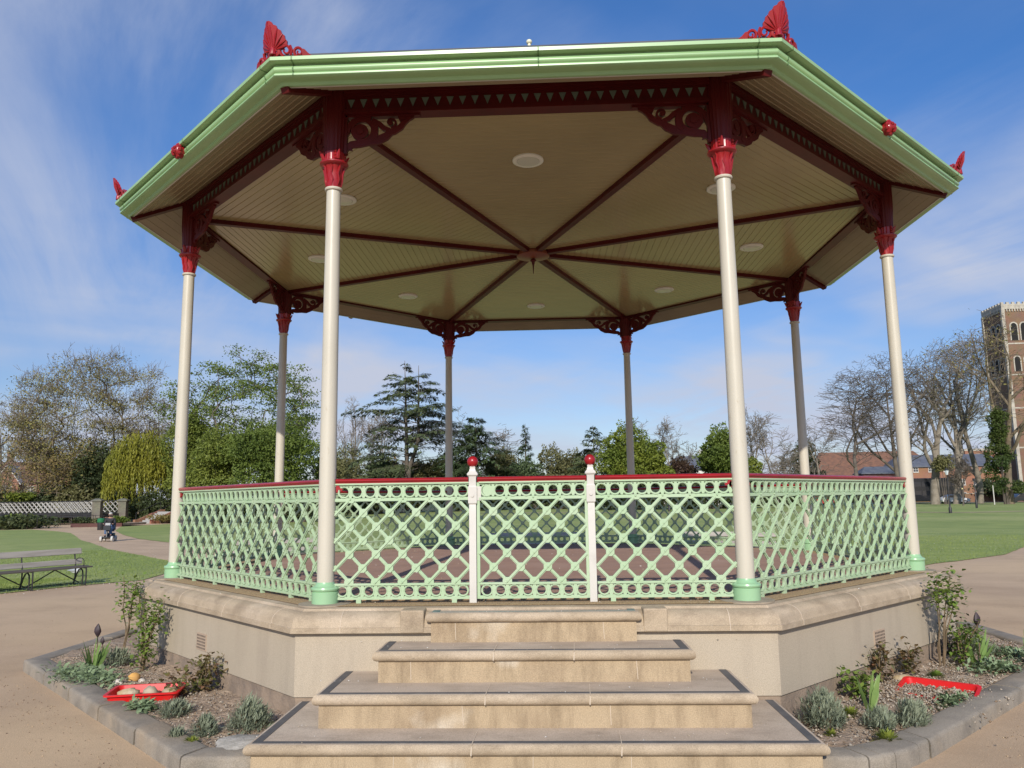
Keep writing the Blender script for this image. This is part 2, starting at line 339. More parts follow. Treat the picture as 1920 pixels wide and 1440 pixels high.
sheet('tarmac', [(-60, -30), (60, -30), (60, 22), (22, 30), (-12, 32), (-24, 50), (-38, 72), (-46, 80), (-56, 80), (-75, 60), (-75, 20), (-60, 0)], .004, tarmac_m)
left_lawn = [(-13.2, -8)] + [(-13.3, -3)] + arc(13.35, 178, 141, 10) + [(-10.6, 9.9), (-11.3, 12.2), (-12.9, 15.1), (-16.1, 18.9), (-19.5, 22.9), (-23, 27.8), (-26.6, 32.6), (-30.5, 38.5), (-34.4, 44.3), (-38.5, 49), (-43.9, 54.2), (-48.5, 53.5), (-58, 48), (-70, 42), (-70, -8)]
sheet('lawn', left_lawn, .018, lawn_m, jitter=.035, seed=3)
back_lawn = arc(14.2, 124, 45, 14) + [(10.9, 10.9), (12.4, 12.1), (14.6, 14.0), (18.1, 18.6), (24, 24.2), (34, 31), (60, 43), (210, 95), (210, 71)] 
back_lawn = arc(14.2, 124, 45, 14) + [(10.9, 10.9), (12.4, 12.1), (14.6, 14.0), (18.1, 18.6), (24, 24.2), (34, 31), (60, 43), (160, 62), (160, 150), (-20, 150), (-34, 96), (-38.5, 67), (-39.3, 60), (-33.5, 48.6), (-28.2, 40), (-23.5, 33.2), (-19.2, 28.2), (-13.2, 21.5), (-9.6, 15.4)]
sheet('lawn', back_lawn, .018, lawn_m, jitter=.035, seed=4)
thin_m = mat('pale_path', (.40, .33, .19), .9, (.33, .28, .15), 1)
sheet('footpath', [(-10, 86), (40, 64), (100, 78), (160, 92), (160, 94), (100, 80), (40, 65.6), (-10, 88)], .042, thin_m)
road_m = mat('road_asphalt', (.12, .115, .11), .9, (.16, .15, .14), .5)
sheet('road', [(20, 128), (220, 118), (220, 140), (20, 140)], .05, road_m)
# grass blades: a short sward on the nearest turf
def grass_blades():
    rng = np.random.default_rng(5); pts = []
    def keep(p, poly):
        x, y = p[:, 0], p[:, 1]; ins = np.zeros(len(p), bool); n = len(poly)
        for i in range(n):
            (x0, y0), (x1, y1) = poly[i], poly[(i+1) % n]
            if y0 == y1: continue
            c = ((y0 > y) != (y1 > y)) & (x < (x1-x0)*(y-y0)/(y1-y0)+x0); ins ^= c
        return p[ins]
    for poly, n, x0, x1, y0, y1 in ((left_lawn, 46000, -22, -9, 4, 22), (back_lawn, 34000, 9.5, 24, 9, 26), (left_lawn, 12000, -14.5, -12.5, 3, 9)):
        p = np.stack([rng.uniform(x0, x1, n), rng.uniform(y0, y1, n)], 1); pts.append(keep(p, poly))
    p = np.concatenate(pts); n = len(p); a = rng.uniform(0, 6.283, n); h = rng.uniform(.015, .05, n); w = rng.uniform(.006, .012, n)
    d = np.stack([np.cos(a), np.sin(a)], 1); ln = rng.normal(0, .018, (n, 2)); z0 = np.full((n, 1), GZ+.016)
    A = np.concatenate([p-d*w[:, None], z0], 1); B = np.concatenate([p+d*w[:, None], z0], 1); C = np.concatenate([p+ln, z0+h[:, None]], 1)
    V = np.stack([A, B, C], 1).reshape(-1, 3); F = np.arange(3*n).reshape(-1, 3)
    o = np_mesh('grass', V, F, mat('grass_blade', (.29, .35, .09), .7, (.20, .27, .065), 1.2, trans=.3)); o['kind'] = 'stuff'
grass_blades()
def pebbles(name, spots, m, size, seed, flat=.6):
    rng = np.random.default_rng(seed); n = len(spots); base = np.array([(1, 0, 0), (-.5, .87, 0), (-.5, -.87, 0), (0, 0, 1), (0, 0, -1.)])
    faces = np.array([(0, 1, 3), (1, 2, 3), (2, 0, 3), (1, 0, 4), (2, 1, 4), (0, 2, 4)])
    s = rng.uniform(*size, n)*rng.uniform(.5, 1.3, n); a = rng.uniform(0, 6.28, n); c, si = np.cos(a), np.sin(a)
    b = base[None]*rng.uniform(.6, 1.3, (n, 5, 1)); x = b[..., 0]*c[:, None]-b[..., 1]*si[:, None]*.7; y = b[..., 0]*si[:, None]+b[..., 1]*c[:, None]*.7; z = b[..., 2]*flat
    V = np.stack([x, y, z], 2)*s[:, None, None]+np.asarray(spots)[:, None, :]; F = faces[None]+5*np.arange(n)[:, None, None]
    mi = np.repeat(rng.integers(0, len(m), n), 6)
    o = np_mesh(name, V.reshape(-1, 3), F.reshape(-1, 3), m, mi=mi); o['kind'] = 'stuff'; return o
peb = [mat('grey_pebble', (.30, .26, .21), .9), mat('pale_pebble', (.43, .36, .28), .9), mat('brown_pebble', (.24, .17, .11), .9)]
lit = [mat('white_petal', (.75, .73, .68), .8), mat('pale_crumb', (.55, .46, .33), .9)]
drk = [mat('dark_crumb', (.20, .14, .09), .9), mat('brown_crumb', (.32, .22, .13), .9), mat('tan_crumb', (.50, .37, .23), .9)]
_r = random.Random(9)
def _loose():
    out = []
    while len(out) < 700:
        t = _r.random(); off = abs(_r.gauss(0, .35)); sd = _r.choice((-1, 1))
        if sd < 0: a, b = (-6.0, -2.75), (-2.5, -6.15)
        else: a, b = (6.1, -2.75), (2.6, -6.15)
        x, y = a[0]+(b[0]-a[0])*t + sd*off*.7, a[1]+(b[1]-a[1])*t - off*.7
        out.append((x + sd*.06, y-.06, GZ+.007))
    return out
pebbles('loose_grit', _loose(), drk, (.003, .011), 2)
pebbles('path_grit', [(_r.uniform(-9, -2), _r.uniform(-8, 4), GZ+.006) for _ in range(1500)] + [(_r.uniform(2.5, 9), _r.uniform(-8, 4), GZ+.006) for _ in range(1500)], drk, (.003, .009), 3)

pebbles('daisies', [(_r.uniform(-26, -10.5), _r.uniform(5, 24), GZ+.045) for _ in range(420)] + [(_r.uniform(10.8, 24), _r.uniform(14, 30), GZ+.045) for _ in range(300)], lit[:1], (.008, .016), 14, flat=.4)
def _edge():
    out = []
    for _ in range(420):
        a = R(_r.uniform(141, 172)); q = 13.35-abs(_r.gauss(0, .16))+.08; out.append((q*math.cos(a), q*math.sin(a), GZ+.012))
    return out
pebbles('fallen_petals', _edge(), lit, (.008, .02), 15, flat=.3)

# ------------------------------------------------------------------ the bandstand
APF = math.cos(math.pi/8); RC = 5.0; AP = RC*APF
def corner(i, r=RC): a = -math.pi/2 + math.pi/8 + i*math.pi/4; return Vector((r*math.cos(a), r*math.sin(a), 0))   # 0 front right, 7 front left
def side_frame(i):                                          # side i lies between corner i-1 and corner i; 0 is the front
    a = -math.pi/2 + i*math.pi/4; n = Vector((math.cos(a), math.sin(a), 0)); return n, Vector((-n.y, n.x, 0))
def ring(mb, prof, mi=0, closed=False, sides=8, n=8):        # sweep (apothem, z) points round the octagon
    v = []; f = []; k = len(prof)
    for i in range(8):
        d = corner(i, 1)
        for ap, z in prof: v.append((d.x*ap/APF, d.y*ap/APF, z))
    for i in range(8):
        j = (i+1) % 8
        for q in range(k if closed else k-1): p = (q+1) % k; f.append((i*k+q, j*k+q, j*k+p, i*k+p))
    mb.add(v, f, mi)
stand = thing('bandstand', (0, 0, GZ), 'octagonal Victorian bandstand with mint lattice railings, cream columns and green gutter', 'bandstand')
def S(mb, name, m, parent=None, **k):                       # build in world heights, hang under the bandstand
    o = mb.build(name, m, parent or stand, **k)
    if parent is None: o.location = (0, 0, -GZ)
    return o
m = MB(); ring(m, [(4.985, -.20), (4.985, -.742)]); wall = S(m, 'plinth_wall', render_m, smooth=0)
m = MB(); ring(m, [(4.97, -.742), (4.965, -1.1)]); S(m, 'footing_course', plinth_m, smooth=0)
m = MB(); ring(m, [(4.40, -.008), (4.78, -.008), (4.80, -.012)]); S(m, 'aggregate_border', agg_m, smooth=0)
m = MB(); ring(m, [(.0, .0), (4.40, .0), (4.41, -.02)]); S(m, 'deck', deck_m, smooth=0)
# coping: ovolo bulge over a small fascia; broken at the steps
cop = [(4.76, -.016), (4.885, -.020), (4.90, -.040)] + [(4.90+.132*math.sin(R(t)), -.155+.115*math.cos(R(t))) for t in range(0, 91, 15)] + [(5.035, -.160), (5.045, -.163), (5.045, -.207), (4.985, -.212)]
m = MB(); ring(m, cop)
for i in range(8):                                           # pale pointing between the coping stones
    n, t = side_frame(i)
    for s in ([-1.72, -.58, .62, 1.70] if i else [-1.66, 1.66]):
        pts = [(n*(ap+.0016) + t*s + Vector((0, 0, z+.0016))) for ap, z in cop[2:-1]]
        for a, b in zip(pts[:-1], pts[1:]): m.bar(a, b, .007, .003, up=n, mi=1)
S(m, 'coping', [stone, mortar_m], smooth=30)
for sx in (-1, 1):
    m = MB(); x0, x1 = sorted((sx*.935, sx*1.14)); m.box(x0, x1, -5.052, -4.84, -.21, -.018); o = S(m, 'coping_end_block', stone, smooth=0)
    bv = o.modifiers.new('b', 'BEVEL'); bv.width = .012; bv.segments = 2
grey_pad = mat('grey_cement', (.33, .27, .20), .9, (.27, .22, .16), 8, bump=.2, bscale=80)
# steps
def nosing_slab(mb, hw, y0, y1, zt, t, mi=0):               # half-width, front, back; rounded edge on three sides
    lv = []; r = t/2
    for a in range(-90, 91, 20): lv.append((r*math.cos(R(a))-r, zt-r+r*math.sin(R(a))))
    v = []; f = []; k = 4
    for off, z in lv: v += [(-hw-off, y0-off, z), (hw+off, y0-off, z), (hw+off, y1, z), (-hw-off, y1, z)]
    for j in range(len(lv)-1):
        for q in range(4): p = (q+1) % 4; f.append((j*4+q, j*4+p, j*4+4+p, j*4+4+q))
    f.append((3, 2, 1, 0)); e = (len(lv)-1)*4; f.append((e, e+1, e+2, e+3)); mb.add(v, f, mi)
TR, RI = .372, .2448
rj = random.Random(4)
for k in range(4):
    y = -5.09 - TR*k; hw = .915 + TR*k; z = -.040 - RI*k; yb = -4.90 if k == 0 else -4.99
    step = thing('step', (0, 0, 0)); step.parent = stand; step.location = (0, 0, -GZ)
    m = MB(); nosing_slab(m, hw, y, yb, z, .078)
    e = .0022
    for jx in {0: [], 1: [-.31, .33], 2: [-.35, .43], 3: [-.42, .62]}[k]:
        m.bar((jx-.004, y-.0015, z-.066), (jx, y-.0015, z-.012), .010, .003, up=(0, 1, 0), mi=1)
        m.bar((jx, y+.005, z+e), (jx+.012, y+TR-.03, z+e), .006, .003, mi=1)
    o = m.build('tread', [tread_m if k else tread_m, mortar_m], step)
    m = MB(); nosing_slab(m, hw-.001, y+.0005, y+.03, z-.0005, .0776)
    # stone-coloured roll along the front edge (a worn arris, lighter than the flat tread)
    lv = [(math.cos(R(a)), math.sin(R(a))) for a in range(-100, 78, 14)]; v = []; f = []; r = .0405
    for c_, s_ in lv: v += [(-hw+.039-.0405*c_, y+.039-r*c_, z-.039+r*s_), (hw-.039+.0405*c_, y+.039-r*c_, z-.039+r*s_)]
    for j in range(len(lv)-1): f.append((2*j, 2*j+1, 2*j+3, 2*j+2))
    m = MB(); m.add(v, f)
    for jx in {0: [], 1: [-.31, .33], 2: [-.35, .43], 3: [-.42, .62]}[k]: m.bar((jx-.004, y-.003, z-.07), (jx, y-.003, z-.010), .008, .004, up=(0, 1, 0), mi=1)
    m.build('nosing', [stone, mortar_m], step)
    m = MB(); sw, ins = .062, .045; w2 = hw-ins
    if k == 0: sm = strip2_m; m.box(-w2, w2, y+ins+.03, y+ins+.042, z, z+.003); depth = .16
    else: sm = strip_m; m.box(-w2, w2, y+ins, y+ins+.028+.006*k, z, z+.003); depth = TR-.0
    yb2 = y+ins+depth if k == 0 else -4.995
    m.box(-w2, -w2+sw, y+ins+.044, yb2, z, z+.003); m.box(w2-sw, w2, y+ins+.044, yb2, z, z+.003)
    m.build('anti_slip_strip', sm, step, smooth=0)
    # riser, set back under the nosing
    m = MB(); yr = y+.042; hr = hw-.042; zb = z-RI if k < 3 else GZ-.1
    m.box(-hr, hr, yr, yb, zb-.01, z-.077)
    xs = {0: [-.66, .60], 1: [-.98, .83], 2: [-.52, .58], 3: [-.98, .0, .68]}[k]
    for jx in xs: m.bar((jx, yr-.0015, zb+.02), (jx+rj.uniform(-.01, .01), yr-.0015, z-.085), .005, .003, up=(0, 1, 0), mi=1)
    m.build('riser', [riser_m, mortar_m], step, smooth=0)
m = MB(); m.box(-2.4, 2.4, -6.60, -6.0, GZ-.1, GZ+.012); S(m, 'step_footing', kerb_m, smooth=0)
# wall vents
for a, nrm in (((-3.535, -3.536), -3*math.pi/4), ((3.475, -3.597), -math.pi/4)):
    n = Vector((math.cos(nrm), math.sin(nrm), 0)); t = Vector((-n.y, n.x, 0)); c = n*4.988 + t*(Vector((a[0], a[1], 0)).dot(t)) + Vector((0, 0, -.525))
    m = MB(); m.prism([(-.125, -.085), (.125, -.085), (.125, .085), (-.125, .085)], c, t, (0, 0, 1), .012)
    for r_ in range(5):
        for q in range(7):
            cc = c + t*(-.1+q*.0333) + Vector((0, 0, -.062+r_*.031)) + n*.0065
            m.prism([(-.009, -.009), (.009, -.009), (.009, .009), (-.009, .009)], cc, t, (0, 0, 1), .003, mi=1)
    S(m, 'wall_vent', [mat('vent_clay', (.40, .30, .22), .85), mat('vent_hole', (.10, .08, .06), .9)], smooth=0)
# columns
def make_bracket(side):                                      # each piece a hair thicker than the last, so no faces coincide
    # flat cast bracket running along +x from the column, hanging below z = 0
    mb = MB(); A, B, O = (1, 0, 0), (0, 0, 1), (0, 0, 0)
    mb.band([(.0, -.40), (.02, -.345), (.07, -.30), (.15, -.292), (.25, -.272), (.34, -.262), (.42, -.222), (.475, -.18)], [.02, .05, .07, .075, .075, .085, .08, .05], O, A, B, 0.0311)
    mb.band([(.05, -.325), (.062, -.345), (.082, -.36)], [.05, .03, .006], O, A, B, 0.0322)
    mb.band([(.42, -.185), (.50, -.172), (.565, -.13), (.60, -.082), (.645, -.045), (.70, -.028)], [.07, .06, .06, .05, .04, .012], O, A, B, 0.0333)
    mb.annulus((.178, 0, -.155), A, B, .112, .090, 0.0344, 28); mb.annulus((.162, 0, -.165), A, B, .078, .030, 0.0355, 24); mb.annulus((.162, 0, -.165), A, B, .034, .0, 0.0586, 12)
    mb.band([(.0, -.21), (.03, -.16), (.05, -.10), (.09, -.055), (.17, -.035), (.27, -.045)], [.06, .05, .05, .05, .06, .05], O, A, B, 0.0377)
    mb.band([(.27, -.06), (.31, -.13), (.31, -.21), (.27, -.27)], [.07, .06, .06, .04], O, A, B, 0.0388)
    mb.band([(.28, -.045), (.35, -.09), (.40, -.14), (.46, -.155)], [.04, .05, .05, .03], O, A, B, 0.0399)
    sp = [(.468+.058*(1-i/22)*math.cos(R(-90+i*26)), -.082+.058*(1-i/22)*math.sin(R(-90+i*26))) for i in range(18)]
    mb.band(sp, [.024-.0007*i for i in range(18)], O, A, B, 0.0410)
    mb.annulus((.468, 0, -.08), A, B, .022, 0, 0.0505, 10)
    mb.prism([(.53, -.01), (.70, -.01), (.70, -.02), (.62, -.038), (.56, -.075), (.545, -.04)], O, A, B, 0.0432)
    mb.box(.0, .76, -.03, .03, -.018, .0); mb.box(.0, .03, -.03, .03, -.40, 0)
    for q in range(5): mb.annulus((.36+q*.024, 0, -.262+q*.017), A, B, .02, 0, q*.0011-.006+0.0399, 8)
    return mb
HB = 4.742                                                   # underside of the beams
for i in range(8):
    c = corner(i); nrm = math.atan2(c.y, c.x)
    m = MB(); m.lathe([(.079, .0), (.079, .8), (.077, 1.8), (.073, 3.0), (.069, 3.955)], n=28); shaft = m.build('column', cream, stand, loc=(c.x, c.y, -GZ))
    m = MB(); m.lathe([(.122, -.015), (.122, .098), (.114, .104), (.126, .112), (.131, .126), (.126, .14), (.104, .147), (.094, .156), (.084, .172), (.0795, .185)], n=32); m.build('column_base', mint2, shaft)
    m = MB(); ar = corner(i, 1); m.annulus((0, 0, -.010), (1, 0, 0), (0, 1, 0), .24, .10, .014, 24); m.build('cement_pad', grey_pad, shaft)
    m = MB(); m.lathe([(.07, 3.955), (.084, 3.958), (.088, 3.97), (.084, 3.982), (.072, 3.985)], n=24); m.build('collar', cream, shaft)
    m = MB()
    leafm = lambda a, j: 1+.045*math.sin(8*a+j*1.3)*(1 if j < 5 else 0)
    m.lathe([(.070, 3.985), (.074, 4.03), (.078, 4.08), (.084, 4.13), (.094, 4.18), (.108, 4.205)], n=48, mod=leafm)
    for q in range(8):
        a = q*math.pi/4; pts = [(r_*math.cos(a+w_), r_*math.sin(a+w_), z_) for r_, z_, w_ in ((.074, 4.0, 0), (.082, 4.06, .12), (.088, 4.12, -.1), (.10, 4.18, .05), (.118, 4.2, 0))]
        m.tube(pts, [.004, .01, .012, .011, .004], 6)
    m.lathe([(.100, 4.20), (.128, 4.212), (.140, 4.226), (.141, 4.238), (.130, 4.246), (.112, 4.252)], n=32)
    fl = lambda a, j: 1 - .05*(.5+.5*math.cos(20*a))
    m.lathe([(.104, 4.25), (.102, 4.30), (.103, 4.35)], n=80, mod=fl)
    for q in range(4):                                       # little beaded leaf consoles above the ring
        a = nrm + math.pi/4 + q*math.pi/2; rr = .106
        for w_ in range(3): m.sphere((rr*math.cos(a), rr*math.sin(a), 4.275+w_*.032), .017, 8)
        m.tube([(rr*math.cos(a+.2), rr*math.sin(a+.2), 4.265), ((rr+.02)*math.cos(a+.2), (rr+.02)*math.sin(a+.2), 4.31), ((rr+.045)*math.cos(a+.2), (rr+.045)*math.sin(a+.2), 4.345)], [.02, .018, .006], 6)
    m.build('capital', red, shaft)
    m = MB(); m.lathe([(.105, 4.345), (.1075, 4.42), (.114, 4.52), (.120, 4.60), (.124, 4.742), (.124, 4.99)], n=80, mod=fl); m.build('fluted_post', shaded_red, shaft)  # shade put into the colour from the eaves' shadow line upwards
    for s, sd in ((i, -1), ((i+1) % 8, 1)):                  # a bracket along each of the two beams
        n, t = side_frame(s); mb = make_bracket(sd); dirv = t*sd
        Mx = Matrix((dirv.to_4d(), Vector((0, 0, 1)).cross(dirv).to_4d(), (0, 0, 1, 0), (0, 0, 0, 1))).transposed()
        Mx = Matrix(((dirv.x, -dirv.y, 0, dirv.x*.10), (dirv.y, dirv.x, 0, dirv.y*.10), (0, 0, 1, HB-.002), (0, 0, 0, 1)))
        mb.v = [tuple(Mx @ Vector(p)) for p in mb.v]; mb.build('bracket', shaded_red, shaft)
# frieze beams with cut triangular teeth
L2 = RC*math.sin(math.pi/8)
for s in range(8):
    n, t = side_frame(s); q = L2-.10; c = n*AP
    m = MB(); up = Vector((0, 0, 1))
    for z0, z1, d in ((4.742, 4.757, .15), (4.757, 4.790, .13), (4.93, 4.96, .13), (4.96, 4.999, .16)):
        m.bar(c - t*q + up*(z0+z1)/2, c + t*q + up*(z0+z1)/2, d, z1-z0)
    m.bar(c - t*q + up*4.86, c + t*q + up*4.86, .07, .14)
    k = int(2*q/.1245); off = (2*q-.1245*k)/2
    for j in range(k):
        x = -q + off + .1245*(j+.5)
        for sd in (-1, 1): m.prism([(-.036, .042), (0, -.048), (.036, .042)], c + t*x + n*(.0375*sd) + up*4.86, t, (0, 0, 1), .010, mi=1)
    S(m, 'frieze_beam', [shaded_red, mat('shaded_frieze_mint', (.115, .15, .115), .5)], smooth=0)  # beam and teeth coloured as shaded red and shaded mint
# ceiling: tongue-and-groove boards parallel to each side
def boards(mb, a0, a1, z0, z1, w, g=.006, dp=.006):
    k = int(abs(a1-a0)/w); pr = []
    for j in range(k):
        x = a0+(a1-a0)*j/k; x2 = a0+(a1-a0)*(j+1)/k; sg = 1 if a1 > a0 else -1
        za = z0+(z1-z0)*j/k; zb = z0+(z1-z0)*(j+1)/k
        pr += [(x+sg*g/2, za+dp), (x+sg*g, za), (x2-sg*g, zb), (x2-sg*g/2, zb+dp)]
    ring(mb, pr)
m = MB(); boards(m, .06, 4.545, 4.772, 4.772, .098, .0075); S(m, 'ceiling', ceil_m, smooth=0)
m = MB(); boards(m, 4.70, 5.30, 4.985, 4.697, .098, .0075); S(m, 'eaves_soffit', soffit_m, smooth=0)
for i in range(8):
    d = corner(i, 1)
    m = MB(); m.bar(d*.1 + Vector((0, 0, 4.742)), d*4.86 + Vector((0, 0, 4.742)), .085, .055); m.bar(d*.1 + Vector((0, 0, 4.765)), d*4.86 + Vector((0, 0, 4.765)), .10, .02); S(m, 'ceiling_rib', shaded_red, smooth=0)
    m = MB(); m.bar(d*5.08 + Vector((0, 0, 4.965)), d*5.74 + Vector((0, 0, 4.668)), .085, .06); S(m, 'eaves_rib', shaded_red, smooth=0)
m = MB(); m.lathe([(.17, 4.77), (.25, 4.765), (.26, 4.735), (.258, 4.706), (.23, 4.697), (.05, 4.672)], n=40)
hub = S(m, 'ceiling_hub', mat('hub_red', (.20, .06, .03), .35))
m = MB(); m.lathe([(.02, 4.67), (.045, 4.655), (.05, 4.64), (.03, 4.625), (.022, 4.60), (.012, 4.56), (.008, 4.50), (.004, 4.43)], n=14); m.build('pendant', shaded_red, hub)
for k in range(8):
    a = -math.pi/2 + k*math.pi/4
    m = MB(); c = (3.415*math.cos(a), 3.415*math.sin(a), 0)
    m.lathe([(.178, 4.772), (.178, 4.757), (.165, 4.750), (.135, 4.748), (.128, 4.757)], c, 40); dl = S(m, 'downlight', fix_m)
    m = MB(); m.lathe([(.128, 4.757), (.128, 4.749), (.06, 4.744), (.0, 4.743)], c, 32); m.build('diffuser', glass_white, dl)
# gutter, fascia, roof
gut = [(5.30, 4.694), (5.332, 4.690), (5.340, 4.700), (5.348, 4.716), (5.372, 4.724), (5.40, 4.722), (5.425, 4.728), (5.436, 4.738), (5.436, 4.752), (5.428, 4.760), (5.424, 4.766), (5.440, 4.778), (5.446, 4.796), (5.440, 4.815), (5.424, 4.834), (5.422, 4.845), (5.482, 4.847), (5.493, 4.852), (5.494, 4.884), (5.486, 4.890), (5.46, 4.890), (5.45, 4.85), (5.30, 4.85)]
m = MB(); ring(m, gut)
for i in range(8):
    n, t = side_frame(i)
    for s in (-2.08, 0.14, 2.08):
        for (a0, z0), (a1, z1) in zip(gut[6:19], gut[7:20]): m.bar(n*(a0+.0015)+t*s+Vector((0, 0, z0)), n*(a1+.0015)+t*s+Vector((0, 0, z1)), .012, .006, up=n, mi=1)
S(m, 'gutter', [ggreen, mat('gutter_joint', (.13, .24, .10), .5)], smooth=40)
m = MB(); ring(m, [(5.286, 4.692), (5.302, 4.690), (5.302, 4.699)]); S(m, 'soffit_bead', white, smooth=0)
m = MB(); ring(m, [(5.455, 4.900), (5.44, 4.935), (.03, 8.02), (.0, 8.02)]); ring(m, [(5.455, 4.900), (5.30, 4.86)]); S(m, 'roof', slate_m, smooth=0)
m = MB(); m.lathe([(.09, 7.97), (.06, 8.10), (.035, 8.16), (.026, 8.34), (.036, 8.347), (.046, 8.362), (.049, 8.38), (.043, 8.40), (.022, 8.418), (0, 8.422)], n=16); S(m, 'roof_finial', mat('finial_cream', (.7, .68, .5), .3))
def acroterion_half(mb, dirv, out):                          # cast palmette wing along a gutter edge, leaning outwards
    O = Vector((0, 0, 0)); A = dirv; B = (Vector((0, 0, 1)) + out*.30)
    mb.prism([(-.004, .06), (-.008, .27), (.006, .325), (.034, .310), (.042, .290), (.070, .280), (.078, .255), (.104, .240), (.110, .214), (.132, .196), (.132, .170), (.148, .148), (.140, .115), (.085, .08)], O, A, B, .022)
    for q in range(5):
        a = R(88-q*17); l = (.235, .215, .19, .165, .135)[q]
        mb.tube([O + A*(.012+.03*math.cos(a)) + B*(.07+.03*math.sin(a)) + out*.012, O + A*(.01+.6*l*math.cos(a)) + B*(.06+.6*l*math.sin(a)) + out*.02, O + A*(.01+l*math.cos(a)) + B*(.06+l*math.sin(a)*.95) + out*.014], [.006, .011, .004], 6)
    for cx, cy, r0 in ((.118, .074, .060), (.236, .056, .048)):
        pts = [O + A*(cx-r0*(1-i/20)*math.cos(R(i*30-60))) + B*(cy+r0*(1-i/20)*math.sin(R(i*30-60))) for i in range(17)]
        mb.tube(pts, [.016-.0005*i for i in range(17)], 6)
    mb.tube([O + A*.0 + B*.02, O + A*.05 + B*.05, O + A*.06 + B*.10], [.02, .02, .012], 6)
    mb.tube([O + A*.155 + B*.03, O + A*.175 + B*.075, O + A*.165 + B*.115], .012, 6)
    mb.prism([(.265, .0), (.37, .0), (.35, .022), (.32, .045), (.295, .075), (.268, .082)], O, A, B, .03)
    mb.prism([(-.004, -.005), (.37, -.005), (.36, .016), (-.004, .02)], O, A, B, .04)
for i in range(8):
    c = corner(i, 5.44/APF); m = MB()
    n0, t0 = side_frame(i); n1, t1 = side_frame((i+1) % 8); out = corner(i, 1)
    acroterion_half(m, -t0, out); acroterion_half(m, t1, out)
    m.lathe([(.035, .0), (.03, .05), (.02, .09), (.0, .11)], (out.x*.02, out.y*.02, .03), 10)
    o = m.build('corner_crest', red, stand, loc=(c.x, c.y, 4.889-GZ))
rm = random.Random(3)
for i in (1, 3, 5, 7):
    n, t = side_frame(i); c = n*5.47 + Vector((0, 0, 4.795-GZ)); m = MB()
    m.sphere((0, 0, 0), .075, 14, (1, 1, 1.05), jit=.06, rng=rm)
    for q in range(11):                                      # a lion mask: mane tufts, brow, cheeks, muzzle
        a = q*2*math.pi/11; m.sphere(tuple(t*(.062*math.cos(a)) + Vector((0, 0, .066*math.sin(a))) + n*.018), .026, 8)
    for x_, z_, r_ in ((-.026, .02, .022), (.026, .02, .022), (-.02, -.02, .026), (.02, -.02, .026), (0, -.005, .026), (0, -.05, .022)): m.sphere(tuple(t*x_ + Vector((0, 0, z_)) + n*.062), r_, 8)
    m.build('lion_mask', red, stand, loc=tuple(c))
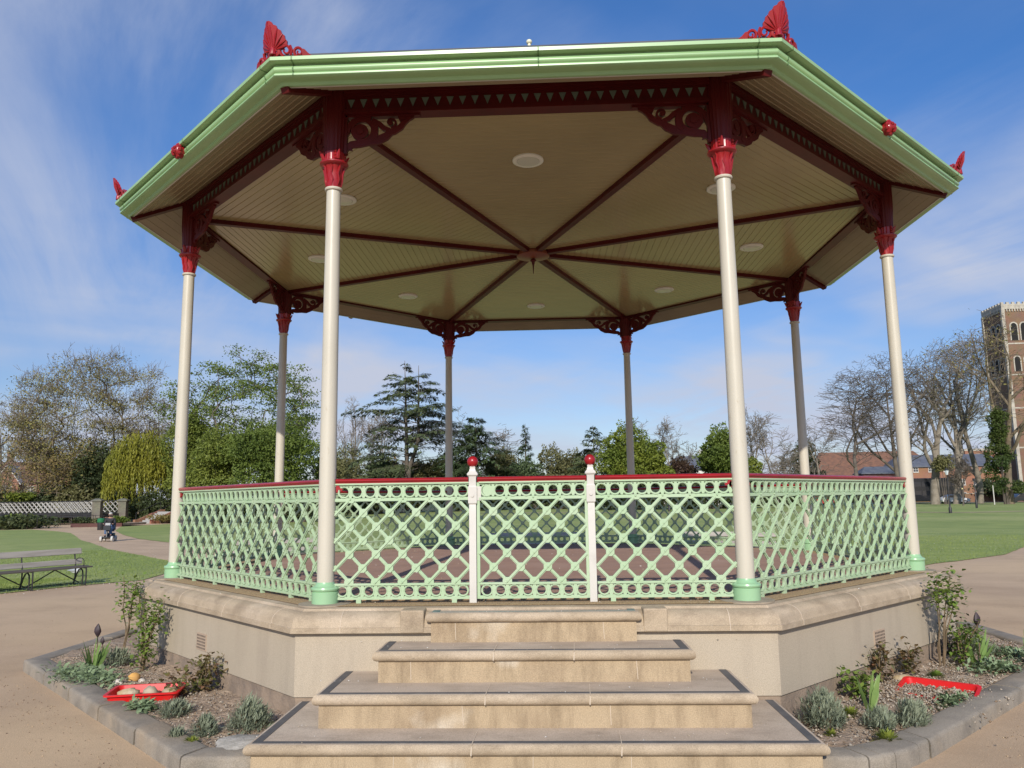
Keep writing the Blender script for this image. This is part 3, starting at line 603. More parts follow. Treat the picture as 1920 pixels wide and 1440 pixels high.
# railings
PI_ = .1235
def lattice(mb, n, t, c, x0, x1, nodes0, gate=False, feet=()):
    up = Vector((0, 0, 1)); P = lambda x, z, o=0: c + t*x + up*z + n*o
    def hb(z0, z1, d, o=0, a=x0, b=x1): mb.bar(P(a, (z0+z1)/2, o), P(b, (z0+z1)/2, o), d, z1-z0, up=up)
    hb(1.066, 1.080, .05); hb(.914, .934, .036); hb(.150, .168, .036); hb(.024, .044, .036)
    hb(1.052, 1.066, .014); hb(.934, .942, .014); hb(.142, .150, .014); hb(.044, .052, .014)
    for zc in (.999, .098):                                  # the two bands of rings with dart shapes between them
        r0 = nodes0 + PI_/2
        k0 = math.ceil((x0+.05-r0)/PI_); k1 = math.floor((x1-.038-r0)/PI_)
        for k in range(k0, k1+1):
            xx = r0+k*PI_; mb.annulus(P(xx, zc), t, up, .0605 if zc > .5 else .055, .042 if zc > .5 else .039, .014, 20)
            mb.annulus(P(xx, zc, .009), t, up, .056 if zc > .5 else .051, .047 if zc > .5 else .044, .008, 20)
            xm = xx+PI_/2
            if xm < x1-.01: mb.prism([(-.010, -.054), (.010, -.054), (.019, -.03), (.008, .0), (.019, .03), (.010, .054), (-.010, .054), (-.019, .03), (-.008, 0), (-.019, -.03)], P(xm, zc, .002), t, up, .018)
    # lattice: bars at 45 degrees in two layers, bossed where they cross
    zs = [.178+i*.1257 for i in range(7)]; lo, hi = .166, .916
    xr0, xr1 = x0, x1
    nn = int((x1-x0)/PI_)+16
    for k in range(-nn, nn+1):
        for sg, o in ((1, .010), (-1, -.004)):
            # bar through (nodes0 + k*PI, row with even parity)
            xb = nodes0 + 2*k*PI_; sl = PI_/.1257*sg
            za, zb = lo, hi; xa = xb + (za-zs[5])*sl; xe = xb + (zb-zs[5])*sl
            if xa > xe: xa, xe, za, zb = xe, xa, zb, za
            if xe <= xr0+.01 or xa >= xr1-.01: continue
            if xa < xr0: za += (xr0-xa)/(xe-xa)*(zb-za); xa = xr0
            if xe > xr1: zb = za+(xr1-xa)/(xe-xa)*(zb-za); xe = xr1
            if math.hypot(xe-xa, zb-za) < .03: continue
            p, q = P(xa, za, o), P(xe, zb, o); d = (q-p).normalized()
            mb.bar(p, q, .012, .029, up=d.cross(n)); mb.bar(p+n*.008, q+n*.008, .016, .012, up=d.cross(n))
    for r_ in range(7):
        k0 = math.ceil((x0-.02-nodes0)/PI_); k1 = math.floor((x1+.02-nodes0)/PI_)
        for k in range(k0, k1+1):
            if (k + r_ + 1) % 2: continue
            x = nodes0 + k*PI_; z = zs[r_]
            if x < x0+.02 or x > x1-.02: continue
            rr = .041; pts = [(rr*math.cos(R(22.5+45*q)), rr*math.sin(R(22.5+45*q))) for q in range(8)]
            if r_ == 0: pts = [(-.043, -.012), (.043, -.012), (.043, .012), (.028, .036), (-.028, .036), (-.043, .012)]
            if r_ == 6: pts = [(-.043, .012), (-.043, -.008), (-.028, -.034), (.028, -.034), (.043, -.008), (.043, .012)]
            mb.prism(pts, P(x, z, .006), t, up, .026)
            mb.sphere(tuple(P(x, z, .022)), .010, 6)
    for x in feet:
        mb.bar(P(x, -.012), P(x, .03), .034, .045, up=t)
def handrail(n, t, c, x0, x1, parent, ends):
    up = Vector((0, 0, 1)); m = MB(); prof = [(.034*math.cos(R(a)), 1.104+.021*math.sin(R(a))) for a in range(0, 360, 30)]
    v = []; f = []; k = len(prof)
    for x in (x0, x1): v += [c + t*x + n*a + up*z for a, z in prof]
    for q in range(k): f.append((q, (q+1) % k, k+(q+1) % k, k+q))
    f += [tuple(range(k)), tuple(range(k, 2*k))]; m.add(v, f)
    m.bar(c+t*x0+up*1.083, c+t*x1+up*1.083, .045, .008, up=up)
    for x, s in ends:                                        # scrolled ends turned down against the columns
        m.bar(c+t*x+up*1.085, c+t*x+up*1.0, .03, .022, up=n); m.band([(0, 1.075), (.015*s, 1.035), (.045*s, 1.02)], .022, c+t*x, t, up, .03)
    m.build('handrail', red, parent)
for s in range(1, 8):
    n, t = side_frame(s); c = n*AP; q = L2-.078; m = MB()
    lattice(m, n, t, c, -q, q, 0.0, feet=[-1.66, -1.25, -.62, 0, .62, 1.25, 1.66]); r = S(m, 'railing', mint, smooth=30)
    handrail(n, t, c, -q+.005, q-.005, r, ((-q+.02, 1), (q-.02, -1)))
n, t = side_frame(0); c = n*AP
for sg in (-1, 1):
    m = MB(); a, b = sorted((sg*.582, sg*(L2-.078))); lattice(m, n, t, c, a, b, sg*.5805+sg*PI_*8, feet=[sg*.72, sg*1.60]); r = S(m, 'railing', mint, smooth=30)
    x = sg*(L2-.098); handrail(n, t, c, a+.005, b-.005, r, ((x, -sg),))
m = MB(); lattice(m, n, t, c, -.490, .492, .1345-PI_*2)
up = Vector((0, 0, 1))
for x in (-.497, .499): m.bar(c+t*x+up*.024, c+t*x+up*1.075, .028, .020, up=n)
m.annulus(c+t*-.408+up*.999+n*.004, t, up, .05, 0, .016, 20)
gate = S(m, 'gate', mint, smooth=30); handrail(n, t, c, -.505, .505, gate, ())
m = MB(); m.bar(c+t*.522+up*.90, c+t*.522+up*1.02, .02, .03, up=n); m.bar(c+t*.518+up*.12, c+t*.518+up*.24, .02, .03, up=n); m.build('hinge', mint, gate)
for x in (-.548, .543):
    m = MB(); p = c + t*x
    def sq(prof):
        v = []; f = []
        for w, z in prof: v += [p+t*a*w+n*b*w+up*z for a, b in ((-1, -1), (1, -1), (1, 1), (-1, 1))]
        for j in range(len(prof)-1):
            for q in range(4): f.append((4*j+q, 4*j+(q+1) % 4, 4*j+4+(q+1) % 4, 4*j+4+q))
        f.append((3, 2, 1, 0)); e = 4*(len(prof)-1); f.append((e, e+1, e+2, e+3)); m.add(v, f)
    sq([(.032, -.012), (.032, .86), (.030, .87), (.040, .885), (.041, 1.03), (.033, 1.045), (.033, 1.118), (.036, 1.13), (.048, 1.14), (.049, 1.152), (.042, 1.163), (.030, 1.178), (.024, 1.20), (.026, 1.215), (.020, 1.222)])
    m.annulus(p+up*.955+n*.043, t, up, .016, 0, .012, 12)
    if x < 0: m.bar(p+t*.03+up*.972, p+t*.078+up*.972, .03, .13, up=up)
    post = S(m, 'gate_post', white, smooth=20)
    m = MB(); m.sphere(tuple(p+up*1.266), .052, 24); m.build('ball_finial', red, post, smooth=60)
# ------------------------------------------------------------------ flower beds
KO, KW, KT = 6.10, .25, -.885                                # outer apothem, width and top of the kerb
def kerb(sgn, label):
    root = thing('flower_bed_kerb', (sgn*4.2, -4.4, GZ), label, 'kerb', 'kerbs round the flower beds')
    a = math.radians(67.5)
    # kerb runs: front piece by the steps, long diagonal, side return
    diag = (-KO*math.sqrt(2)-0, )
    def o2(ap): # outline corners at a given apothem
        k = ap*math.tan(math.pi/8); return [(sgn*1.993, -ap), (sgn*k, -ap), (sgn*ap, -k), (sgn*ap, -.35 if sgn < 0 else -.2)]
    A, B = o2(KO), o2(KO-KW); rk = random.Random(5 if sgn < 0 else 6)
    rounded = sgn > 0
    def stones(p, q, p2, q2, n):
        for j in range(n):
            t0, t1 = j/n, (j+1)/n; g = .003/max(.3, math.dist(p, q)/n)
            L = lambda a, b, t: (a[0]+(b[0]-a[0])*t, a[1]+(b[1]-a[1])*t)
            c = [L(p, q, t0+g), L(p, q, t1-g), L(p2, q2, t1-g), L(p2, q2, t0+g)]; zt = KT + rk.uniform(-.006, .006); jx, jy = rk.uniform(-.006, .006), rk.uniform(-.006, .006)
            m = MB(); v = []
            for z, ins in ((GZ-.1, 0), (zt-.028, 0), (zt-.008, .008), (zt, .03)):
                cx, cy = sum(a[0] for a in c)/4, sum(a[1] for a in c)/4
                for i_, (x, y) in enumerate(c):
                    # inset only across the width, towards the centre line of the stone
                    o_ = c[3-i_]; l = math.dist((x, y), o_); v.append((x+(o_[0]-x)/l*ins+jx-sgn*4.2, y+(o_[1]-y)/l*ins+jy+4.4, z-GZ))
            f = []
            for k in range(3):
                for q_ in range(4): f.append((4*k+q_, 4*k+(q_+1) % 4, 4*k+4+(q_+1) % 4, 4*k+4+q_))
            f += [(3, 2, 1, 0), (12, 13, 14, 15)]; m.add(v, f); m.build('kerb_stone', kerb_m, root, smooth=50)
    if not rounded:
        stones(A[0], A[1], B[0], B[1], 1); stones(A[1], A[2], B[1], B[2], 5); stones(A[2], A[3], B[2], B[3], 3)
    else:
        def cut(ap):
            o = o2(ap); d1 = .55
            p1 = (o[1][0]-sgn*.30, o[1][1]); dx, dy = o[2][0]-o[1][0], o[2][1]-o[1][1]; l = math.hypot(dx, dy); p2 = (o[1][0]+dx/l*d1, o[1][1]+dy/l*d1)
            pts = [((1-t)**2*p1[0]+2*t*(1-t)*o[1][0]+t*t*p2[0], (1-t)**2*p1[1]+2*t*(1-t)*o[1][1]+t*t*p2[1]) for t in [i/6 for i in range(7)]]
            return [o[0]] + pts + o[2:]
        A, B = cut(KO), cut(KO-KW)
        stones(A[0], A[1], B[0], B[1], 1)
        for i in range(1, 7): stones(A[i], A[i+1], B[i], B[i+1], 1)
        stones(A[7], A[8], B[7], B[8], 4); stones(A[8], A[9], B[8], B[9], 3)
    return root
kerb(-1, 'weathered grey stone kerb round the left flower bed, with a sharp front corner')
kerb(1, 'weathered grey stone kerb round the right flower bed, with a rounded front corner')
def soil(sgn):
    ap = KO-KW+.01; k = ap*math.tan(math.pi/8); w = 4.9; kw = w*math.tan(math.pi/8)
    poly = [(sgn*1.9, -ap), (sgn*k, -ap), (sgn*ap, -k), (sgn*ap, -.3), (sgn*w, -.3), (sgn*w, -kw), (sgn*kw, -w), (sgn*1.9, -w)]
    bm = bmesh.new(); bm.faces.new([bm.verts.new((x, y, 0)) for x, y in poly]); bmesh.ops.triangulate(bm, faces=bm.faces[:])
    for ax in (0, 1):
        t = -8.0
        while t < 8: bmesh.ops.bisect_plane(bm, geom=bm.verts[:]+bm.edges[:]+bm.faces[:], plane_co=(t, t, 0), plane_no=(1, 0, 0) if ax == 0 else (0, 1, 0)); t += .11
    from mathutils import noise
    for v in bm.verts:
        p = Vector((v.co.x, v.co.y, sgn)); v.co.z = -.915 + .035*noise.noise(p*2.2) + .02*noise.noise(p*7) + .02*noise.noise(p*14)
    bmesh.ops.recalc_face_normals(bm, faces=bm.faces[:])
    if sum(f.normal.z for f in bm.faces) < 0: bmesh.ops.reverse_faces(bm, faces=bm.faces[:])
    me = bpy.data.meshes.new('bed_soil'); bm.to_mesh(me); bm.free(); me.materials.append(soil_m)
    o = bpy.data.objects.new('bed_soil', me); col.objects.link(o); o['kind'] = 'structure'
soil(-1); soil(1)
def inbed(sgn, rng):
    while True:
        u = rng.uniform(-3.0, 3.0); dpt = rng.uniform(5.05, 5.82); n = Vector((sgn*math.sqrt(.5), -math.sqrt(.5), 0)); t = Vector((n.y, -n.x, 0))*-sgn
        p = n*dpt + Vector((-n.y, n.x, 0))*u
        if abs(p.x) > 2.1 and p.y > -5.83 and abs(p.x) < 5.83 and p.y < -.4: return p
SZ = -.905
pr_ = random.Random(11)
pebbles('bed_gravel', [(*inbed(-1, pr_).xy, SZ+pr_.uniform(-.01, .015)) for _ in range(2600)], peb, (.006, .018), 5)
def gr(cx, cy, s, n): return [(pr_.gauss(cx, s), pr_.gauss(cy, s), SZ+pr_.uniform(-.005, .02)) for _ in range(n)]
pebbles('bed_gravel', [(*inbed(1, pr_).xy, SZ+pr_.uniform(-.01, .015)) for _ in range(2800)] + gr(3.75, -4.15, .22, 900) + gr(3.3, -4.6, .25, 600) + gr(3.4, -3.8, .2, 500), peb, (.008, .022), 6)
pebbles('step_litter', [(x, -5.09-TR*k+y, -.040-RI*k+.005) for k in range(4) for x, y in [(pr_.uniform(-.9-.37*k, .9+.37*k), pr_.uniform(.04, .34 if k else .12)) for _ in range(22)]] + [(pr_.uniform(-1.7, 1.7), pr_.uniform(-4.82, -4.5), .002) for _ in range(24)] + [(pr_.uniform(-1.8, 1.8), -4.99-TR*k+pr_.uniform(-.02, .05)+.0, -.04-RI*(k+1)+.004) for k in range(3) for _ in range(80)], lit, (.004, .012), 8, flat=.35)
pebbles('deck_litter', [(pr_.uniform(-3.5, 3.5), pr_.uniform(-4.2, 3), .004) for _ in range(60)], lit, (.01, .02), 12, flat=.3)
# leafy plants from flat blades
def blades(pos, dirs, ln, wd, bend, up=None, seg=2):
    """leaf blades: base pos (n,3), unit direction (n,3), lengths, widths; returns V, F of quads"""
    n = len(pos); pos = np.asarray(pos); dirs = np.asarray(dirs); ln = np.broadcast_to(ln, n)[:, None]; wd = np.broadcast_to(wd, n)[:, None]
    rngv = np.array([.31, .17, .94]); side = np.cross(dirs, rngv); side /= np.linalg.norm(side, axis=1, keepdims=True)+1e-9
    drop = np.zeros((n, 3)); drop[:, 2] = -1
    rows = []
    for j, (t, w) in enumerate(((0, .35), (.45, 1), (1, .08))):
        c = pos + dirs*ln*t + drop*(np.broadcast_to(bend, n)[:, None]*ln*t*t); rows += [c - side*wd*w/2, c + side*wd*w/2]
    V = np.stack(rows, 1).reshape(-1, 3); b = 6*np.arange(n)[:, None]
    F = np.concatenate([b+np.array([0, 1, 3, 2]), b+np.array([2, 3, 5, 4])]); return V, F
def fan(rng, n, el0, el1):
    a = rng.uniform(0, 2*np.pi, n); e = np.radians(rng.uniform(el0, el1, n)); return np.stack([np.cos(a)*np.cos(e), np.sin(a)*np.cos(e), np.sin(e)], 1)
def mound(name, x, y, r, h, n, m, label, cat, seed, ll=(.035, .075), lw=.010, group=None):
    rng = np.random.default_rng(seed); root = thing(name, (x, y, SZ-.02), label, cat, group)
    d = fan(rng, n, 8, 90); rad = rng.uniform(.35, 1, n)**.6*(1+.16*np.sin(3*np.arctan2(d[:, 1], d[:, 0])+seed)+.1*np.sin(7*np.arctan2(d[:, 1], d[:, 0])))
    p = d*np.array([r, r, h])*rad[:, None]*.82; dr = d*.8 + rng.normal(0, .38, (n, 3)) + np.array([0, 0, .45]); dr /= np.linalg.norm(dr, axis=1, keepdims=True)
    p = np.concatenate([p, p*np.array([.97, .97, .93])+rng.normal(0, .012, (n, 3))]); dr = np.concatenate([dr, dr[::-1]]); dr[n:] = dr[:n]+rng.normal(0, .3, (n, 3)); dr /= np.linalg.norm(dr, axis=1, keepdims=True); n = 2*n
    V, F = blades(p, dr, rng.uniform(*ll, n), lw*rng.uniform(.7, 1.3, n), .1); np_mesh('foliage', V, F, m, root)
    m_ = MB()
    for q in range(9):
        a = rng.uniform(0, 6.28); m_.tube([(0, 0, -.02), (r*.35*math.cos(a), r*.35*math.sin(a), h*.3), (r*.6*math.cos(a), r*.6*math.sin(a), h*.62)], [.008, .006, .003], 5)
    m_.build('stem', pl_stem, root); return root
G1 = 'silver grey mounds in the beds'
for a in [(-2.32, -5.32, .215, .26, 1500, 'largest silvery santolina mound in the left bed, against the steps', 21), (-2.62, -5.47, .11, .16, 560, 'mid sized silvery mound beside the largest one in the left bed', 22),
          (-2.80, -5.58, .075, .08, 280, 'smallest grey tuft by the sharp kerb corner in the left bed', 23), (-3.16, -4.86, .16, .12, 700, 'low silvery tuft just in front of the red tray with stones', 24),
          (-4.85, -2.75, .20, .20, 650, 'hazy grey mound at the foot of the tall rose in the left bed', 25)]:
    mound('silver_mound', *a[:5], pl_silver, a[5], 'shrub', a[6], group=G1)
for a in [(2.32, -5.22, .225, .29, 1700, 'largest silvery santolina mound in the right bed, against the steps', 31), (2.72, -5.32, .15, .16, 800, 'low silvery mound in the right bed behind the lime cushion plant', 32),
          (3.00, -5.26, .16, .21, 900, 'twin topped silvery mound in the right bed nearest the kerb', 33), (5.05, -2.35, .24, .2, 700, 'grey mound behind the irises at the far end of the right bed', 34)]:
    mound('silver_mound', *a[:5], pl_silver, a[5], 'shrub', a[6], group=G1)
def ears(x, y, rx, ry, rot, n, label, seed):
    rng = np.random.default_rng(seed); root = thing('lambs_ear', (x, y, SZ-.01), label, 'ground cover plant', 'woolly leaved ground cover plants')
    k = n; q = rng.normal(0, .45, (k, 2))*np.array([rx, ry]); c, s = math.cos(rot), math.sin(rot); q = np.stack([q[:, 0]*c-q[:, 1]*s, q[:, 0]*s+q[:, 1]*c], 1)
    d = fan(rng, k, 5, 60); p = np.concatenate([q, rng.uniform(0, .07, (k, 1))], 1)
    V, F = blades(p, d, rng.uniform(.06, .13, k), rng.uniform(.025, .04, k), .35); np_mesh('foliage', V, F, pl_ear, root)
    return root
ears(-4.80, -3.45, .62, .26, R(-38), 900, 'wide silver green lambs ear carpet along the left kerb', 41)
ears(-3.52, -4.72, .22, .12, R(-40), 200, 'narrow lambs ear strip between the red tray with stones and the kerb', 42)
ears(4.75, -3.25, .34, .24, R(40), 420, 'broad lambs ear clump by the far right kerb beyond the buried tray', 43)
ears(3.62, -4.62, .24, .09, R(40), 160, 'thin lambs ear strip between the buried red tray and the kerb', 44)
ears(5.35, -2.55, .3, .3, R(40), 300, 'leafy lambs ear clump at the right end beside the irises', 45)
def iris(x, y, h, n, label, seed, buds=0):
    rng = np.random.default_rng(seed); root = thing('iris', (x, y, SZ-.02), label, 'flower', 'sword leaved irises')
    a = rng.uniform(0, 6.28); t = rng.uniform(-.62, .62, n); d = np.stack([np.sin(t)*math.cos(a), np.sin(t)*math.sin(a), np.cos(t)], 1)+rng.normal(0, .09, (n, 3)); d /= np.linalg.norm(d, axis=1, keepdims=True)
    p = np.stack([t*.07*math.cos(a), t*.07*math.sin(a), np.zeros(n)], 1)+rng.normal(0, .015, (n, 3))
    V, F = blades(p, d, h*rng.uniform(.55, 1.0, n), rng.uniform(.034, .052, n), .06); np_mesh('leaves', V, F, pl_iris, root)
    for b in range(buds):
        hh = h*(.88 if b == 0 else .68); ox, oy = .05*b+.03, .02*b; m_ = MB(); m_.tube([(ox, oy, 0), (ox+.01, oy, hh*.6), (ox+.005, oy, hh)], [.008, .006, .005], 6); st = m_.build('stalk', pl_stem, root)
        m_ = MB(); sc = 1 if b == 0 else .6
        m_.lathe([(.004, 0), (.022*sc, .03*sc), (.034*sc, .065*sc), (.03*sc, .10*sc), (.012*sc, .14*sc), (.0, .155*sc)], (ox+.005, oy, hh-.01), 10, mod=lambda a_, j: 1+.22*math.sin(3*a_+j)); m_.build('bud', petal_dark, root)
    return root
iris(-5.0, -2.98, .42, 20, 'iris fan with two dark buds on stalks in the left bed', 51, buds=2)
iris(2.84, -4.85, .42, 10, 'lone iris fan standing among the silvery mounds of the right bed', 52)
iris(4.72, -2.98, .48, 18, 'tall iris clump with a dark bud near the far end of the right bed', 53, buds=1)
iris(5.3, -2.95, .40, 12, 'rightmost iris fan at the edge of the picture', 54)
def rose(x, y, h, spread, stems, leaves, m, label, seed, lean=(0, 0), top=.35, group='rose bushes', thorn=pl_stem, ls=.05):
    rng = np.random.default_rng(seed); rr = random.Random(seed); root = thing('rose_bush', (x, y, SZ-.03), label, 'rose bush', group); P_, D_ = [], []
    for i in range(stems):
        a = rr.uniform(0, 6.28); b = [(0.02*math.cos(a), .02*math.sin(a), 0)]; ex, ey = spread*rr.uniform(.3, 1)*math.cos(a)+lean[0], spread*rr.uniform(.3, 1)*math.sin(a)+lean[1]; hh = h*rr.uniform(.7, 1)
        for j in range(1, 6):
            t = j/5; b.append((ex*t**1.4+rr.gauss(0, .012), ey*t**1.4+rr.gauss(0, .012), hh*t))
        m_ = MB(); m_.tube(b, [.009, .008, .007, .006, .005, .003], 5); m_.build('stem', thorn, root)
        for k in range(leaves//stems):
            t = top+(1-top)*rng.random()**.8; f = t*5; i0 = min(4, int(f)); q = Vector(b[i0]).lerp(Vector(b[i0+1]), f-i0)
            P_.append(np.array(q)+rng.normal(0, .045+.05*spread, 3)); 
    P_ = np.array(P_); n = len(P_); d = fan(rng, n, -30, 60)
    V, F = blades(P_, d, rng.uniform(.7, 1.3, n)*ls, rng.uniform(.6, .9, n)*ls, .3); np_mesh('foliage', V, F, m, root); return root
rose(-4.42, -3.02, .98, .18, 8, 640, pl_rose, 'tall leafy rose leaning on the left wall beneath its corner', 61, lean=(.10, .02), top=.15)
rose(-4.98, -2.35, 1.12, .12, 4, 330, pl_rose, 'slender upright rose with bare lower stems, left of the leaning rose', 62, lean=(.05, -.02), top=.55)
rose(-3.28, -4.02, .36, .17, 7, 360, pl_rosered, 'bushy rose with reddish leaves against the left wall beside the tray', 63, top=.1)
rose(-3.42, -4.18, .24, .22, 5, 150, pl_rosered, 'low sparse rose with reddish leaves next to the red tray with stones', 64, top=.2)
rose(4.36, -2.95, 1.02, .15, 5, 440, pl_rose, 'tall leggy rose with a dense top cluster against the right wall', 65, lean=(.08, -.12), top=.74)
rose(4.55, -3.0, .52, .2, 7, 320, pl_rose, 'mid height dark leaved rose beside the tall leggy one', 66, top=.1, lean=(.1, 0))
rose(3.36, -3.78, .42, .13, 6, 220, pl_rosered, 'red tipped rose on the right wall under the vent', 67, top=.25)
rose(3.78, -3.42, .33, .12, 6, 240, pl_rosered, 'compact red tipped rose further along the right wall past the vent', 68, top=.15)
rose(2.98, -4.32, .28, .24, 8, 330, pl_rose, 'spreading green rose on the right between vent and silvery mounds', 69, top=.1)
rose(4.7, -2.5, .45, .3, 6, 260, lf_dark, 'dark bushy rose against the right wall end behind the irises', 70, top=.05)
def cushion(x, y, r, label, seed, m=pl_lime):
    rng = np.random.default_rng(seed); root = thing('cushion_plant', (x, y, SZ), label, 'flower', 'small lime green cushion plants'); n = int(260*r/.13)
    d = fan(rng, n, 5, 80); p = d*np.array([r*.7, r*.7, r*.35])*rng.uniform(.2, 1, (n, 1)); V, F = blades(p, d, rng.uniform(.03, .06, n), .016, .2); np_mesh('foliage', V, F, m, root)
cushion(2.62, -5.66, .15, 'lime green cushion plant at the front of the right bed', 81); cushion(2.27, -5.52, .05, 'tiny yellow green seedling by the steps in the right bed', 82)
cushion(-2.62, -5.72, .07, 'small lime sprig near the kerb corner in the left bed', 83); cushion(2.62, -4.95, .12, 'yellowish low plant beside the largest mound of the right bed', 84)
cushion(4.0, -3.55, .10, 'small green tuft behind the buried tray of the right bed', 85, pl_rose)
# red plastic trays and stones
def tray(x, y, rz, L_, W_, H_, label, sink, tilt=0):
    root = thing('plastic_tray', (x, y, SZ-sink), label, 'tray', 'red plastic trays sunk in the beds', R(rz)); root.rotation_euler[0] = R(tilt); m_ = MB(); t = .012; rng = random.Random(7)
    def ringz(ins, z): return [(-L_/2+ins, -W_/2+ins, z), (L_/2-ins, -W_/2+ins, z), (L_/2-ins, W_/2-ins, z), (-L_/2+ins, W_/2-ins, z)]
    def rr(ins, z, r=.05):
        out = []
        for sx, sy, a0 in ((-1, -1, 180), (1, -1, 270), (1, 1, 0), (-1, 1, 90)):
            for a in range(0, 91, 18): out.append((sx*(L_/2-ins-r)+r*math.cos(R(a0+a)), sy*(W_/2-ins-r)+r*math.sin(R(a0+a)), z))
        return out
    lv = [rr(.05, 0), rr(.0, H_), rr(-.022, H_), rr(-.022, H_-.012), rr(.0, H_-.012+.002)]; lv = [rr(.03, .0), rr(-.002, H_-.014), rr(-.024, H_-.014), rr(-.024, H_), rr(.004, H_), rr(.036, .012)]
    n = len(lv[0]); v = [p for l in lv for p in l]; f = [tuple(range((len(lv)-1)*n, len(lv)*n)), tuple(reversed(range(n)))]
    for j in range(len(lv)-1):
        for q in range(n): f.append((j*n+q, j*n+(q+1) % n, (j+1)*n+(q+1) % n, (j+1)*n+q))
    m_.add(v, f); m_.build('tray_shell', tray_m, root, smooth=40); return root
tray(-3.72, -4.26, 12, .62, .40, .15, 'red plastic tray holding pale stones in the left bed', .075)
tray(3.74, -4.15, -38, .62, .36, .13, 'red plastic tray nearly buried in gravel in the right bed', .10, -38 and 11)
def rock(x, y, z, r, sc, m, label, seed, group=None):
    rr = random.Random(seed); m_ = MB(); m_.sphere((0, 0, 0), r, 12, sc, jit=.13, rng=rr); o = m_.build('stone', m, loc=(x, y, z), smooth=60); o.rotation_euler[2] = rr.uniform(0, 3); tag(o, label, 'stone', group)
GS = 'stones in the beds'
rock(-3.88, -4.29, SZ+.03, .095, (1.1, .8, .6), rock_m, 'rounded ochre stone at the left end of the red tray', 1, GS)
rock(-3.69, -4.24, SZ+.03, .10, (1.1, .7, .62), mat('grey_rock', (.46, .37, .26), .9, (.36, .3, .22), 9), 'pointed grey stone in the middle of the red tray', 2, GS)
rock(-3.52, -4.20, SZ+.03, .09, (1.4, .8, .45), rock_m, 'flat yellowish stone at the right end of the red tray', 3, GS)
rock(-4.22, -3.55, SZ+.02, .065, (1, .8, .9), rock_o, 'orange stone beneath the leaning rose', 4, GS)
rock(-4.33, -3.66, SZ, .07, (1.3, .7, .5), rock_w, 'white stone left of the orange stone', 5, GS); rock(-4.12, -3.58, SZ, .05, (1.3, .7, .45), rock_w, 'small white stone right of the orange stone', 6, GS)
rock(3.62, -3.72, SZ+.01, .08, (1.5, .9, .6), rock_m, 'flat ochre stone by the right wall under the vent', 7, GS); rock(2.66, -5.74, SZ+.0, .07, (1.4, .8, .3), rock_m, 'flat ochre slab lying on the soil against the rounded kerb', 8, GS)
rock(4.9, -3.0, SZ, .05, (1.2, .8, .6), rock_w, 'white stone at the foot of the tall iris clump', 9, GS)
m = MB(); rr9 = random.Random(8); m.lathe([(.21, -.03), (.21, .0), (.19, .012), (.0, .014)], (0, 0, 0), 18, mod=lambda a, j: 1+.12*math.sin(3*a)+.06*math.sin(7*a)); o = m.build('mortar_patch', mat('patch_cement', (.36, .33, .28), .9, (.50, .46, .4), 12, bump=.4, bscale=50), loc=(-2.22, -5.72, SZ+.01)); tag(o, 'grey patch of spilt mortar on the soil beside the bottom left step', 'mortar')
# ------------------------------------------------------------------ park benches
def bench(x, y, face, label):                                # face = direction the sitter looks, degrees
    root = thing('park_bench', (x, y, GZ+.02), label, 'bench', 'slatted park benches round the bandstand', R(face-90)); Lb = 1.45
    def plank(name, y0, z0, w, t, tilt, m_):                 # local +y is forward
        mb = MB(); c, s = math.cos(R(tilt)), math.sin(R(tilt)); v = []
        for x_ in (-Lb, Lb):
            for a, b in ((-w/2, -t/2), (w/2, -t/2), (w/2, t/2), (-w/2, t/2)): v.append((x_, y0+a*c-b*s, z0+a*s+b*c))
        mb.add(v, [(3, 2, 1, 0), (4, 5, 6, 7)] + [(i, (i+1) % 4, 4+(i+1) % 4, 4+i) for i in range(4)]); o = mb.build(name, m_, root, smooth=0)
        bv = o.modifiers.new('b', 'BEVEL'); bv.width = .008; bv.segments = 2
    plank('back_slat', -.285, .80, .145, .035, 98+4, wood_m); plank('back_slat', -.235, .545, .125, .035, 100, wood_m)
    for i, y0 in enumerate((-.13, .02, .17)): plank('seat_slat', y0, .44-.006*i, .135, .036, 2, seat_m)
    for x_ in (-1.28, 0, 1.28):
        mb = MB(); b = lambda pts, w=.035: [mb.bar((x_, *p), (x_, *q), .012, w, up=(1, 0, 0)) for p, q in zip(pts[:-1], pts[1:])]
        T = lambda pts, r=.017: mb.tube([(x_, *p) for p in pts], r, 6)
        T([(-.30, .87), (-.27, .70), (-.22, .50), (-.20, .42), (-.20, .2), (-.26, 0)]); T([(-.20, .415), (.0, .415), (.24, .41)])
        T([(.24, .41), (.255, .2), (.245, 0)]); T([(-.26, .0), (-.14, .25), (-.06, .36), (.03, .39), (.10, .33), (.12, .2), (.10, .0)])
        if x_: T([(-.24, .58), (-.10, .64), (.06, .635), (.13, .58), (.13, .47), (.10, .42)], .011)
        T([(-.26, .012), (.25, .012)], .01)
        mb.build('leg_frame', iron_m, root)
    mb = MB()
    for a, b in ((-1.28, 0), (0, 1.28)): mid = (a+b)/2; mb.tube([(a, -.02, .05), (mid, .02, .40)], .014, 6); mb.tube([(b, -.02, .05), (mid, .02, .40)], .014, 6)
    mb.tube([(-1.28, -.25, .03), (1.28, -.25, .03)], .011, 6); mb.build('brace', iron_m, root); return root
for ang, r_, lab in ((152.6, 13.5, 'grey weathered park bench on the left edge of the lawn'), (91, 13.4, 'park bench seen through the gate lattice behind the bandstand'),
                (66, 13.4, 'park bench seen through the right front railing behind the bandstand'), (124, 13.5, 'park bench seen through the left side railing')):
    bench(r_*math.cos(R(ang)), r_*math.sin(R(ang)), ang+180, lab)
def edging():
    pass
